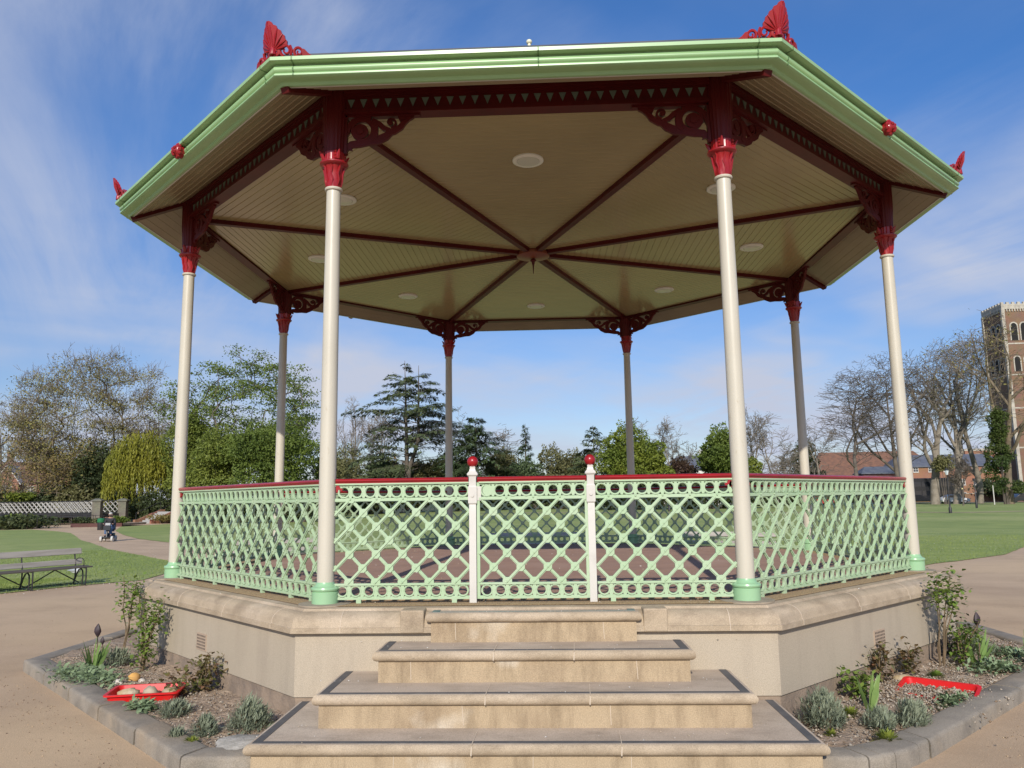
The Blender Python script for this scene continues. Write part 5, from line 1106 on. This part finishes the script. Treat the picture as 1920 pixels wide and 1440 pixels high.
# ------------------------------------------------------------------ buildings
brick_o = brick_mat('orange_brick', (.40, .18, .105), (.33, .14, .08), (.38, .28, .2), 4.0)
brick_r = brick_mat('red_brick', (.27, .15, .09), (.22, .12, .075), (.29, .235, .17), 4.0)
brick_d = brick_mat('dark_brick', (.14, .05, .045), (.11, .04, .035), (.14, .1, .08), 4.0)
roof_b = mat('brown_roof_tile', (.19, .095, .06), .9, (.13, .07, .05), 1.2, bump=.3, bscale=12)
roof_s = mat('blue_slate_roof', (.085, .095, .125), .7, (.12, .13, .15), 1.0)
pane_m = mat('window_pane', (.03, .035, .045), .08, spec=.8)
tstone = mat('tower_limestone', (.46, .42, .34), .9, (.33, .30, .25), 1.2)
def frame_at(u, d, rz):
    x, y, z = spot(u, d); return (x, y, z), rz
def window(parent, x, z, w, h, y, arch=False, mullion=True, frame=white, name='window'):
    m = MB(); t = .09                                         # frame proud of a wall whose face is at y, looking to -y
    if arch:
        pts = [(-w/2, 0), (w/2, 0), (w/2, h-w/2)] + [(w/2*math.cos(R(a)), h-w/2+w/2*math.sin(R(a))) for a in range(15, 180, 15)] + [(-w/2, h-w/2)]
        m.prism(pts, (x, y-.02, z), (1, 0, 0), (0, 0, 1), .08)
    else:
        m.box(x-w/2, x+w/2, y-.06, y+.02, z, z+t); m.box(x-w/2, x+w/2, y-.06, y+.02, z+h-t, z+h); m.box(x-w/2, x-w/2+t, y-.06, y+.02, z+t, z+h-t); m.box(x+w/2-t, x+w/2, y-.06, y+.02, z+t, z+h-t)
        if mullion: m.box(x-.03, x+.03, y-.05, y+.01, z+t, z+h-t); m.box(x-w/2+t, x-.03, y-.05, y+.01, z+h*.55, z+h*.55+.06); m.box(x+.03, x+w/2-t, y-.05, y+.01, z+h*.55, z+h*.55+.06)
        m.box(x-w/2-.06, x+w/2+.06, y-.12, y+.0, z-.09, z-.003)
    f = m.build(name, frame, parent, smooth=0)
    m = MB()
    if arch: m.prism([(p[0]*.8, p[1]*.92+h*.03) for p in pts], (x, y-.07, z), (1, 0, 0), (0, 0, 1), .03)
    else: m.box(x-w/2+t, x+w/2-t, y-.015, y+.015, z+t, z+h-t)
    m.build('pane', pane_m, f, smooth=0); return f
def gable_roof(parent, x0, x1, y0, y1, ze, zr, m_, over=.35, hip=(0, 0), name='roof'):
    m = MB(); x0 -= over; x1 += over; y0 -= over; y1 += over; ym = (y0+y1)/2
    m.add([(x0, y0, ze), (x1, y0, ze), (x1, y1, ze), (x0, y1, ze), (x0+hip[0], ym, zr), (x1-hip[1], ym, zr), (x0, y0, ze-.18), (x1, y0, ze-.18), (x1, y1, ze-.18), (x0, y1, ze-.18)],
          [(0, 1, 5, 4), (2, 3, 4, 5), (1, 2, 5), (3, 0, 4), (6, 7, 1, 0), (7, 8, 2, 1), (8, 9, 3, 2), (9, 6, 0, 3), (9, 8, 7, 6)]); return m.build(name, m_, parent, smooth=0)
def walls(parent, x0, x1, y0, y1, z1, m_, name='wall', gables=None):
    m = MB(); m.box(x0, x1, y0, y1, -.5, z1)
    if gables:
        ym = (y0+y1)/2
        m.add([(x0, y0, z1), (x0, y1, z1), (x0, ym, gables)], [(0, 1, 2)]); m.add([(x1, y0, z1), (x1, y1, z1), (x1, ym, gables)], [(0, 2, 1)])
    return m.build(name, m_, parent, smooth=0)
def chimney(parent, x, y, z0, z1, m_):
    m = MB(); m.box(x-.45, x+.45, y-.35, y+.35, z0, z1); m.box(x-.53, x+.53, y-.43, y+.43, z1, z1+.15)
    for q in (-.22, .22): m.lathe([(.13, z1+.15), (.11, z1+.55)], (x+q, y, 0), 10)
    m.build('chimney', m_, parent, smooth=0)
# brick house behind the left trees
p, _ = frame_at(95, 132, 0); hs = thing('brick_house', p, 'orange brick gabled house half hidden behind the left trees', 'house', rz=R(12))
walls(hs, -11, 11, 0, 8, 6.0, brick_o); rf = gable_roof(hs, -11, 11, 0, 8, 6.0, 9.6, roof_b, hip=(1.5, 1.5))
for gx in (-6.5, 2.2, 8.4):
    m = MB(); m.box(gx-1.9, gx+1.9, -1.4, -.003, -.5, 6.0); m.prism([(-1.9, 6.0), (1.9, 6.0), (0, 8.6)], (gx, -.7, 0), (1, 0, 0), (0, 0, 1), 1.4); gb = m.build('gable_bay', brick_o, hs, smooth=0)
    m = MB()
    for s in (-1, 1): m.bar((gx+s*2.25, -1.5, 5.62), (gx, -1.5, 8.78), .12, .26, up=(0, -1, 0)); m.add([(gx+s*2.3, -1.6, 5.66), (gx, -1.6, 8.85), (gx, 3.0, 8.85), (gx+s*2.3, 3.0, 5.66)], [(0, 1, 2, 3)])
    m.build('barge_board', white, gb, smooth=0)
    for z in (.9, 3.9): window(gb, gx, z, 1.7, 1.6, -1.4)
for x in (-9.7, -3.3, -1.2, 5.3): window(hs, x, 3.9, 1.1, 1.5, 0); window(hs, x, .9, 1.1, 1.7, 0)
for x in (-8.5, 4.8): chimney(hs, x, 4.2, 8.2, 11.0, brick_r)
# white villa behind the copper shrub
p, _ = frame_at(1302, 165, 0); wh = thing('white_villa', p, 'white villa with dark hipped roof showing behind the glossy green tree', 'house', rz=R(-8))
walls(wh, -6.5, 6.5, 0, 8, 7.6, mat('white_stucco', (.68, .67, .63), .9, (.6, .58, .54), .6)); gable_roof(wh, -6.5, 6.5, 0, 8, 7.6, 10.4, roof_s, hip=(4, 4), over=.6)
for x in (-4.5, -1.5, 1.5, 4.5): window(wh, x, 4.6, 1.1, 1.7, 0); window(wh, x, 1.0, 1.1, 1.9, 0)
chimney(wh, 2.0, 4, 9.4, 11.4, mat('white_stucco', (.7, .7, .7)))
p, _ = frame_at(1462, 185, 0); pv = thing('low_pavilion', p, 'low pale grey building glimpsed right of the right front column', 'building')
walls(pv, -6, 6, 0, 6, 4.4, MATS['white_stucco']); gable_roof(pv, -6, 6, 0, 6, 4.4, 6.0, roof_s, hip=(2, 2))
for x in (-4, -2, 0, 2, 4): window(pv, x, 2.4, 1.1, 1.2, 0)
# brown roofed barn and dark red annexe
p, _ = frame_at(1655, 172, 0); bn = thing('barn', p, 'long brick hall with a big brown tiled roof behind the bare trees', 'building', rz=R(-6))
walls(bn, -13.5, 13.5, 0, 11, 5.2, brick_r); gable_roof(bn, -13.5, 13.5, 0, 11, 5.2, 11.3, roof_b, hip=(2.4, 5.0))
for x in (-11, -8): window(bn, x, 1.2, 1.2, 2.0, 0, arch=True)
p, _ = frame_at(1662, 160, 0); an = thing('maroon_house', p, 'dark red house with white windows in front of the brown roofed hall', 'house', rz=R(-6))
walls(an, -4.2, 4.2, 0, 6, 6.0, brick_d); gable_roof(an, -4.2, 4.2, 0, 6, 6.0, 7.4, roof_s, hip=(1.6, 1.6))
for x in (-2.6, -.9, .9, 2.6):
    for z in (1.0, 3.8): window(an, x, z, .8, 1.3, 0)
# orange brick flats with slate roof
p, _ = frame_at(1788, 165, 0); fl = thing('brick_flats', p, 'orange brick flats with blue slate roof and small white windows behind the bus', 'building', rz=R(-6))
walls(fl, -11.2, 11.2, 0, 9, 7.4, brick_o); gable_roof(fl, -11.2, 11.2, 0, 9, 7.4, 10.0, roof_s, hip=(2.5, 2.5))
for x in (-9.8, -7.0, -4.0, -1.0, 2.0, 4.6, 7.0, 9.8):
    for z, h in ((6.2, .95), (3.4, 1.25), (.6, 1.3)): window(fl, x, z, 1.05, h, 0)
p, _ = frame_at(1852, 215, 0); bb = thing('far_flats', p, 'distant brick and cream block beside the tower', 'building')
walls(bb, -5, 3, 0, 6, 13.2, brick_o); m = MB(); m.box(-5.1, 3.1, -.1, 6.1, 13.2, 13.8); m.build('roof', tstone, bb, smooth=0)
for x in (-3.8, -1.5, .8):
    for z in (3, 6, 9, 11.2): window(bb, x, z, 1.0, 1.2, 0)
# church tower
tw_d = 215; tx, ty, tz = spot(1916, tw_d); TH = height_at(1884, 567, tw_d)-tz
tw = thing('church_tower', (tx, ty, tz), 'tall red brick church tower with pale stone trim at the right edge', 'church', rz=R(-2.5)); a = 10.5
# local corner at the origin; front face along +x, left face along +y
m = MB(); m.box(0, a, 0, a, -.5, TH-2.0); m.build('shaft', brick_r, tw, smooth=0)
for z, h in ((TH-2.0, .35), (TH-1.65, .55), (TH*.78, .4), (TH*.62, .4), (TH*.45, .4), (TH*.25, .4)):
    o = .28 if z > TH-2.1 else .10; m = MB(); m.box(-o, a+o, -o, a+o, z, z+h); m.build('string_course', tstone, tw, smooth=0)
m = MB()
for cx, cy in ((0, 0), (a, 0), (0, a)): m.box(cx-.42, cx+.42, cy-.42, cy+.42, -.5, TH-2.003)
m.build('quoin_buttress', tstone, tw, smooth=0)
m = MB(); q = .3
m.box(-q, a+q, -q, .2, TH-1.1, TH-.55); m.box(-q, .2, .2, a+q, TH-1.1, TH-.55); m.box(a-.2, a+q, .2, a+q, TH-1.1, TH-.55); m.box(.2, a-.2, a-.2, a+q, TH-1.1, TH-.55)
k = 8; st = (a+2*q)/(2*k-1)
for i in range(k):
    s = -q+2*i*st; m.box(s, s+st, -q, .2, TH-.55, TH)
    if i: m.box(-q, .2, s, s+st, TH-.55, TH); m.box(a-.2, a+q, s, s+st, TH-.55, TH)
for i in range(14): s = .3+i*.72; m.box(s, s+.3, -.26, -.02, TH-2.7, TH-2.0); m.box(-.26, -.02, s, s+.3, TH-2.7, TH-2.0)
m.build('parapet', tstone, tw, smooth=0)
def belfry(par, face):
    for c in (2.6, 5.25, 7.9):
        for z0, hh, w in ((TH*.80, 5.0, 1.7), (TH*.64, 4.2, 1.5)):
            m = MB(); pts = [(-w/2-.3, 0), (w/2+.3, 0), (w/2+.3, hh-w/2)] + [((w/2+.3)*math.cos(R(t)), hh-w/2+(w/2+.3)*math.sin(R(t))) for t in range(15, 180, 15)] + [(-w/2-.3, hh-w/2)]
            ax = (1, 0, 0) if face == 0 else (0, 1, 0); o = (c, -.05, z0) if face == 0 else (-.05, c, z0); off = Vector((0, -1, 0)) if face == 0 else Vector((-1, 0, 0))
            m.prism(pts, o, ax, (0, 0, 1), .2); f = m.build('belfry_opening', tstone, par, smooth=0)
            m = MB(); m.prism([(p_[0]*w/(w+.6), p_[1]*.93+.02) for p_ in pts], Vector(o)+off*.09, ax, (0, 0, 1), .05)
            g = m.build('louvre', dark_m, f, smooth=0)
belfry(tw, 0); belfry(tw, 1)
# boundary wall under the tower
p, _ = frame_at(1880, 142, 0); bw = thing('boundary_wall', p, 'low red brick wall with stone coping along the road below the tower', 'wall', rz=R(-4))
m = MB(); m.box(-8.5, 14, 0, .3, -.3, 1.55); m.build('brickwork', brick_r, bw, smooth=0); m = MB(); m.box(-8.6, 14.1, -.06, .36, 1.553, 1.66); m.build('coping', tstone, bw, smooth=0)
# ------------------------------------------------------------------ bridge, pillars, steps
A = Vector(spot(183, 86)); B = Vector(spot(231, 89)); dirb = Vector((-.93, .37, 0)).normalized(); nb = Vector((dirb.y, -dirb.x, 0)); BZ = .10
br = thing('footbridge', (A.x, A.y, GZ), 'iron footbridge with white lattice parapets at the far left', 'bridge')
def parapet(p0, ln):
    m = MB(); pt = lambda s, z: (p0.x-A.x+dirb.x*s, p0.y-A.y+dirb.y*s, z-GZ); k = int(ln/.79)
    for i in range(k):
        s = i*.79-.79; e0 = max(0, -s/1.58); m.bar(pt(s+1.58*e0, BZ+.12+1.2*e0), pt(s+1.58, BZ+1.32), .03, .12, up=nb); m.bar(pt(s+1.58, BZ+.12), pt(s+1.58*e0, BZ+1.32-1.2*e0), .03, .12, up=nb)
    pr = m.build('parapet', white, br, smooth=0); m = MB(); m.bar(pt(0, BZ+1.37), pt(ln+.4, BZ+1.37), .12, .09); m.bar(pt(0, BZ+.08), pt(ln+.4, BZ+.08), .12, .09); m.build('rail', iron_m, pr, smooth=0)
parapet(A + dirb*.45, 19); parapet(B + dirb*.45, 22)
m = MB(); v = []
for s, z in ((0, -.02), (22, -.02), (22, -.4), (0, -.4)):
    for o in (A, B): v.append((o.x-A.x+dirb.x*s, o.y-A.y+dirb.y*s, BZ+z-GZ))
m.add(v, [(0, 2, 3, 1), (4, 5, 7, 6), (0, 1, 7, 6), (2, 4, 5, 3), (0, 6, 4, 2), (1, 3, 5, 7)]); m.build('span', iron_m, br, smooth=0)
m = MB()
for s in (6.5, 15):
    for o in (A, B): c = o-A+dirb*s; m.lathe([(.22, -.6), (.18, BZ-GZ-.38)], (c.x, c.y, 0), 12)
m.build('pier', iron_m, br)
psm = brick_mat('grey_stone_block', (.24, .21, .165), (.18, .16, .13), (.15, .13, .11), 2.2)
for c, lab in ((A, 'squat stone gate pillar at the near end of the white bridge'), (B, 'squat stone gate pillar beside the brick steps')):
    r = thing('gate_pillar', (c.x, c.y, GZ), lab, 'pillar', 'stone pillars at the end of the bridge', rz=R(10)); m = MB(); m.box(-.42, .42, -.42, .42, -.2, 2.42); m.build('shaft', psm, r, smooth=0)
    m = MB(); m.box(-.54, .54, -.54, .54, 2.423, 2.55); m.add([(-.54, -.54, 2.553), (.54, -.54, 2.553), (.54, .54, 2.553), (-.54, .54, 2.553), (-.2, -.2, 2.74), (.2, -.2, 2.74), (.2, .2, 2.74), (-.2, .2, 2.74)], [(0, 1, 5, 4), (1, 2, 6, 5), (2, 3, 7, 6), (3, 0, 4, 7), (4, 5, 6, 7)]); m.build('cap', psm, r, smooth=0)
sx, sy, _z = spot(276, 85); fs = thing('brick_steps', (sx, sy, GZ), 'flight of stone steps between sloping brick walls beside the bridge', 'steps', rz=R(-26))
for i in range(7):
    m = MB(); m.box(-1.15, 1.15, i*.36, i*.36+.36 if i < 6 else 3.2, -.1, .175*(i+1)); m.build('step', mat('grey_step', (.33, .32, .30), .85), fs, smooth=0)
for s in (-1, 1):
    m = MB(); m.prism([(-.5, -.1), (3.2, -.1), (3.2, 1.45), (2.7, 1.45), (0, .45), (-.5, .42)], (s*1.35, 0, 0), (0, 1, 0), (0, 0, 1), .34); wl = m.build('side_wall', brick_o, fs, smooth=0)
    m = MB(); m.tube([(s*1.35, -.3, .4), (s*1.35, -.3, 1.15), (s*1.35, 2.7, 2.3), (s*1.35, 2.7, 1.45)], .03, 6); m.build('handrail', iron_m, wl)
bx, by, _z = spot(180, 74); bd = thing('raised_bed', (bx, by, GZ), 'low brick edged planting bed between the path and the brick steps', 'planter', rz=R(4))
m = MB(); m.box(-2.1, 2.6, -.25, 0, -.1, .34); m.box(-2.1, -1.85, .003, 4.0, -.1, .34); m.build('edging', brick_d, bd, smooth=0); m = MB(); m.box(-1.85, 2.6, 0.003, 5, .1, .28); m.build('soil', soil_m, bd, smooth=0)
for u, d, W, H, lf, s, lab in ((156, 75, 1.9, .75, lf_dark, 101, 'dark low shrub at the left end of the brick edged bed'), (185, 75.5, 1.8, .65, lf_olive, 102, 'olive low shrub in the middle of the brick edged bed'), (225, 75.5, 1.8, .8, lf_green, 103, 'green low shrub in the brick edged bed by the steps'), (312, 84, 4, .9, lf_brown, 104, 'brownish low planting right of the brick steps'), (30, 76, 4, 1.1, lf_green, 105, 'green low shrub on the bank below the bridge')):
    shrub('low_shrub', u, d, W, H, lf, 900, .16, s, lab, lumps=6, z=.15)
def railing_run(pts, label, h=1.0):
    root = thing('iron_railing', pts[0], label, 'railing', 'black iron railings by the bridge path'); m = MB(); o = Vector(pts[0]); P = [Vector(p)-o for p in pts]
    for z in (h, h*.5): m.tube([p+Vector((0, 0, z)) for p in P], .022, 5)
    m.build('rail', iron_m, root)
    for p in P: m = MB(); m.tube([p, p+Vector((0, 0, h))], .026, 5); m.build('post', iron_m, root)
railing_run([spot(u, d) for u, d in ((72, 70), (84, 74), (98, 77.5), (116, 80.5), (136, 83), (156, 84.5), (176, 85))], 'black railing curving along the path towards the bridge')
railing_run([spot(u, d) for u, d in ((164, 79), (180, 79.5), (196, 80), (212, 80.6))], 'short black railing along the back of the brick edged bed')
wm = mat('river_water', (.015, .02, .015), .06, (.02, .025, .015), .3, spec=.6)
sheet('river_water', [(-85, 68), (-52, 66), (-50, 72), (-85, 78)], .03, wm)
bx, by, bz = spot(191, 64); bi = thing('litter_bin', (bx, by, bz), 'black and green litter bin behind the mobility scooter', 'bin')
m = MB(); m.lathe([(.22, 0), (.24, .05), (.25, .62)], n=16); m.build('drum', iron_m, bi); m = MB(); m.lathe([(.27, .62), (.28, .64), (.28, .86), (.2, .94), (0, .96)], n=16); m.build('hood', mat('bin_green', (.02, .16, .06), .4), bi)
# ------------------------------------------------------------------ vehicles and posts on the right
glass_d = mat('dark_glass', (.012, .014, .018), .05, spec=.9); tyre_m = mat('tyre', (.02, .02, .02), .8); lampw = mat('headlamp_lens', (.8, .8, .75), .1)
def wheel(par, x, y, r, w=.22):
    m = MB(); t = bpy.data.objects
    m.add([], []); v = []
    m.tube([(x, y-w/2, r), (x, y+w/2, r)], r, 18); o = m.build('wheel', tyre_m, par); m = MB(); m.tube([(x, y-w/2-.01, r), (x, y-w/2+.03, r)], r*.55, 14); m.build('rim', mat('wheel_rim', (.35, .35, .36), .4, metal=.8), o)
def car(u, d, rz, paint, label):
    root = thing('parked_car', spot(u, d), label, 'car', 'cars along the road', R(rz)); side = [(-2.1, .30), (2.1, .30), (2.15, .62), (1.95, .82), (1.05, .95), (.55, 1.40), (.2, 1.46), (-1.0, 1.45), (-1.65, 1.05), (-2.1, .95), (-2.18, .6)]
    m = MB(); m.prism(side, (0, 0, 0), (1, 0, 0), (0, 0, 1), 1.68); o = m.build('body', paint, root, smooth=25); bv = o.modifiers.new('b', 'BEVEL'); bv.width = .07; bv.segments = 3
    for s in (-1, 1): m = MB(); m.prism([(-1.35, 1.0), (.85, .98), (.5, 1.36), (-.95, 1.38)], (0, s*.845, 0), (1, 0, 0), (0, 0, 1), .02); m.build('side_window', glass_d, root, smooth=0)
    for x in (-1.3, 1.3):
        for y in (-.76, .76): wheel(root, x, y, .31, .2)
    for y in (-.6, .6): m = MB(); m.sphere((2.08, y, .68), .1, 10, (.5, 1.2, .7)); m.build('headlight', lampw, root)
    return root
car(1788, 126, 0, mat('white_car_paint', (.72, .72, .72), .25, coat=.5), 'white car in front of the black bus'); car(1912, 128, 180, mat('black_car_paint', (.02, .022, .025), .2, coat=.6), 'black car at the right edge below the brick wall'); car(1536, 130, 0, mat('red_car_paint', (.45, .02, .02), .25, coat=.5), 'red car far off behind the right railing')
bs = thing('double_decker_bus', spot(1742, 134), 'black double decker bus with a lit front display', 'bus', rz=R(-2))
m = MB(); m.prism([(-5.2, .35), (5.1, .35), (5.25, .9), (5.2, 2.2), (5.0, 4.1), (4.7, 4.25), (-5.0, 4.25), (-5.2, 4.05)], (0, 0, 0), (1, 0, 0), (0, 0, 1), 2.5); o = m.build('body', mat('black_bus_paint', (.014, .014, .016), .25, coat=.4), bs, smooth=25); bv = o.modifiers.new('b', 'BEVEL'); bv.width = .12; bv.segments = 3
for z0, z1 in ((1.35, 2.15), (2.85, 3.65)):
    for i in range(6): m = MB(); m.prism([(-4.8+i*1.62, z0), (-3.35+i*1.62, z0), (-3.35+i*1.62, z1), (-4.8+i*1.62, z1)], (0, -1.255, 0), (1, 0, 0), (0, 0, 1), .02); m.build('window', glass_d, bs, smooth=0)
m = MB(); m.box(5.2, 5.24, -1.0, 1.0, 1.1, 2.0); m.build('windscreen', glass_d, bs, smooth=0)
em = bpy.data.materials.new('display_glow'); em.use_nodes = True; b_ = em.node_tree.nodes['Principled BSDF']; b_.inputs['Base Color'].default_value = (.6, .5, .2, 1); b_.inputs['Emission Color'].default_value = (1, .85, .35, 1); b_.inputs['Emission Strength'].default_value = 1.2
m = MB(); m.box(5.1, 5.26, -.9, .9, 2.3, 2.6); m.box(4.2, 5.0, -1.275, -1.255, 2.3, 2.52); m.build('display', em, bs, smooth=0)
for x in (-3.6, 3.4):
    for y in (-1.1, 1.1): wheel(bs, x, y, .48, .3)
def lamp(u, d, h, label):
    root = thing('street_lamp', spot(u, d), label, 'street lamp', 'black lamp posts on the lawn'); m = MB(); m.lathe([(.14, 0), (.14, .5), (.09, .6), (.07, .75), (.055, 1.2), (.045, h-.75), (.07, h-.72), (.03, h-.66)], n=12); m.build('post', iron_m, root)
    m = MB(); m.lathe([(.10, h-.62), (.19, h-.22), (.17, h-.2)], n=6); m.build('lantern', mat('lantern_glass', (.55, .6, .62), .1), root, smooth=0); m = MB(); m.lathe([(.22, h-.2), (.12, h-.08), (.04, h-.04), (.03, h+.06), (0, h+.08)], n=8); m.build('lantern_roof', iron_m, root, smooth=0)
    m = MB(); m.bar((-.3, 0, h-.85), (.3, 0, h-.85), .025, .025); m.build('ladder_bar', iron_m, root)
lamp(1779, 74, 4.2, 'black lamp post standing by the pale path in front of the bus'); lamp(1254, 92, 4.3, 'lamp post whose lantern shows above the railing below the round tree')
pc = thing('camera_post', spot(1829, 88), 'black post with a crossbar right of the lamp post', 'post'); m = MB(); m.lathe([(.12, 0), (.12, .9), (.07, 1.0), (.06, 3.1), (.0, 3.2)], n=10); m.build('post', iron_m, pc); m = MB(); m.bar((-.35, 0, 3.0), (.35, 0, 3.0), .08, .08); m.box(-.12, .12, -.12, .12, 3.05, 3.3); m.build('crossbar', iron_m, pc)
wp = thing('white_post', spot(1863, 108), 'slim white post on the verge left of the ivy clad trunk', 'post'); m = MB(); m.lathe([(.07, 0), (.06, 2.6), (0, 2.65)], n=10); m.build('pole', white, wp)
# ------------------------------------------------------------------ the rider and the mobility scooter
def skin(name, verts, edges, rad, m_, parent=None, root=0, sub=2):
    me = bpy.data.meshes.new(name+'_base'); me.from_pydata(verts, edges, []); o = bpy.data.objects.new(name+'_base', me); col.objects.link(o); o.modifiers.new('s', 'SKIN')
    for i, r in enumerate(rad): sv = me.skin_vertices[0].data[i]; sv.radius = r if hasattr(r, '__len__') else (r, r); sv.use_root = (i == root)
    sb = o.modifiers.new('sub', 'SUBSURF'); sb.levels = sub; sb.render_levels = sub; dg = bpy.context.evaluated_depsgraph_get(); dg.update(); me2 = bpy.data.meshes.new_from_object(o.evaluated_get(dg)); me2.name = name
    bpy.data.objects.remove(o); me2.materials.clear(); me2.materials.append(m_); me2.polygons.foreach_set('use_smooth', [True]*len(me2.polygons)); q = bpy.data.objects.new(name, me2); col.objects.link(q)
    if parent: q.parent = parent
    return q
sx, sy, sz = spot(207, 43.5); face = R(-72)                  # rides towards the camera and slightly right
FD = rz_ = face
sc = thing('mobility_scooter', (sx, sy, GZ+.004), 'dark mobility scooter with pale wheels rolling along the path', 'mobility scooter', rz=face)
blk = mat('scooter_plastic', (.02, .022, .028), .4); tyg = mat('pale_tyre', (.50, .48, .44), .8)
m = MB(); m.prism([(-.55, .16), (.5, .16), (.62, .22), (.62, .28), (.25, .26), (-.05, .26), (-.12, .42), (-.5, .45), (-.58, .3)], (0, 0, 0), (1, 0, 0), (0, 0, 1), .46); o = m.build('chassis', blk, sc, smooth=25); bv = o.modifiers.new('b', 'BEVEL'); bv.width = .03; bv.segments = 2
for x in (-.42, .48):
    for y in (-.27, .27):
        m = MB(); m.tube([(x, y-.05, .15), (x, y+.05, .15)], .15, 16); w_ = m.build('wheel', tyg, sc); m = MB(); m.tube([(x, y-.056, .15), (x, y+.056, .15)], .07, 12); m.build('rim', blk, w_)
m = MB(); m.tube([(-.28, 0, .4), (-.28, 0, .6)], .05, 10); m.build('seat_post', blk, sc)
m = MB(); m.prism([(-.5, .58), (-.05, .60), (-.04, .66), (-.42, .67), (-.52, 1.05), (-.60, 1.06), (-.56, .6)], (0, 0, 0), (1, 0, 0), (0, 0, 1), .46); o = m.build('seat', blk, sc, smooth=25); bv = o.modifiers.new('b', 'BEVEL'); bv.width = .03; bv.segments = 2
m = MB(); m.tube([(.52, 0, .24), (.42, 0, .60), (.32, 0, .92)], [.05, .045, .04], 10); m.tube([(.30, -.26, .98), (.34, -.2, .93), (.33, 0, .91), (.34, .2, .93), (.30, .26, .98)], .018, 8); m.build('tiller', blk, sc)
m = MB(); m.box(.27, .37, -.12, .12, .88, 1.0); m.build('control_panel', mat('panel_grey', (.4, .4, .4), .5), sc); m = MB(); m.box(.40, .58, -.17, .17, .62, .86); m.build('basket', blk, sc)
skinm = mat('skin', (.48, .27, .19), .6); hair = mat('grey_hair', (.45, .43, .40), .9); jacket = mat('black_jacket', (.018, .018, .022), .8); jean = mat('blue_jeans', (.06, .10, .20), .85, (.10, .15, .26), 9)
pe = thing('person', (sx, sy, GZ+.004), 'person in dark jacket, blue jeans and black face mask riding the mobility scooter', 'person', rz=face)
hip, ch, nk, hd = (-.28, 0, .74), (-.24, 0, 1.10), (-.21, 0, 1.27), (-.19, 0, 1.44)
V_ = [hip, (-.27, 0, .92), ch, (-.22, 0, 1.22), nk, (-.19, 0, 1.36), hd, (-.19, 0, 1.52)]; E_ = [(0, 1), (1, 2), (2, 3), (3, 4), (4, 5), (5, 6), (6, 7)]; R_ = [(.14, .17), (.13, .15), (.13, .18), (.10, .14), .055, .075, (.10, .085), .06]
for s in (-1, 1):
    b0 = len(V_); V_ += [(-.23, s*.18, 1.19), (-.14, s*.25, .97), (.10, s*.24, .93), (.27, s*.22, .965)]; E_ += [(3, b0), (b0, b0+1), (b0+1, b0+2), (b0+2, b0+3)]; R_ += [.06, .048, .038, .026]
    b0 = len(V_); V_ += [(-.26, s*.10, .72), (.14, s*.13, .70), (.20, s*.13, .34), (.27, s*.13, .30)]; E_ += [(0, b0), (b0, b0+1), (b0+1, b0+2), (b0+2, b0+3)]; R_ += [.085, .062, .045, .04]
body = skin('body', V_, E_, R_, skinm, pe)
Jv = [(-.28, 0, .76), (-.27, 0, .94), ch, (-.22, 0, 1.22), (-.205, 0, 1.27)]; Je = [(0, 1), (1, 2), (2, 3), (3, 4)]; Jr = [(.17, .20), (.16, .18), (.16, .21), (.125, .165), .075]
for s in (-1, 1): b0 = len(Jv); Jv += [(-.23, s*.19, 1.19), (-.14, s*.26, .97), (.09, s*.245, .93), (.22, s*.225, .955)]; Je += [(3, b0), (b0, b0+1), (b0+1, b0+2), (b0+2, b0+3)]; Jr += [.082, .068, .054, .042]
skin('jacket', Jv, Je, Jr, jacket, pe)
Tv = [(-.28, 0, .74)]; Te = []; Tr = [(.16, .19)]
for s in (-1, 1): b0 = len(Tv); Tv += [(-.24, s*.10, .725), (.14, s*.13, .705), (.205, s*.13, .36)]; Te += [(0, b0), (b0, b0+1), (b0+1, b0+2)]; Tr += [.105, .082, .066]
skin('jeans', Tv, Te, Tr, jean, pe)
for s in (-1, 1):
    m = MB(); m.sphere((.29, s*.13, .305), .06, 12, (2.0, .85, .75)); m.build('shoe', blk, pe)
    for q in range(5):                                       # fingers and thumb closed round the handlebar grip
        y0 = s*(.20+.016*q) if q < 4 else s*.19; z0 = .965
        V5 = [(.275, y0, z0+.01), (.315, y0, z0+.012), (.335, y0, z0-.015), (.315, y0, z0-.036)] if q < 4 else [(.275, s*.205, z0), (.285, s*.188, z0-.02), (.305, s*.185, z0-.032)]
        skin('finger', V5, [(i, i+1) for i in range(len(V5)-1)], [.009, .0085, .008, .007][:len(V5)], skinm, body, sub=1)
    m = MB(); m.sphere((-.105, s*.033, 1.455), .011, 8); m.build('eye', mat('eye_dark', (.03, .02, .02), .3), body); m = MB(); m.sphere((-.19, s*.092, 1.435), .025, 8, (.7, .4, 1.2)); m.build('ear', skinm, body)
m = MB(); m.sphere((-.085, 0, 1.43), .018, 8, (1, .8, 1.4)); m.build('nose', skinm, body)
m = MB(); m.sphere((-.125, 0, 1.385), .072, 14, (.75, .95, .8)); m.build('face_mask', jacket, pe)
m = MB(); m.sphere((-.20, 0, 1.50), .105, 16, (1.08, .95, .72)); m.sphere((-.26, 0, 1.44), .08, 12, (.7, 1.05, 1.1)); m.build('hair', hair, pe)
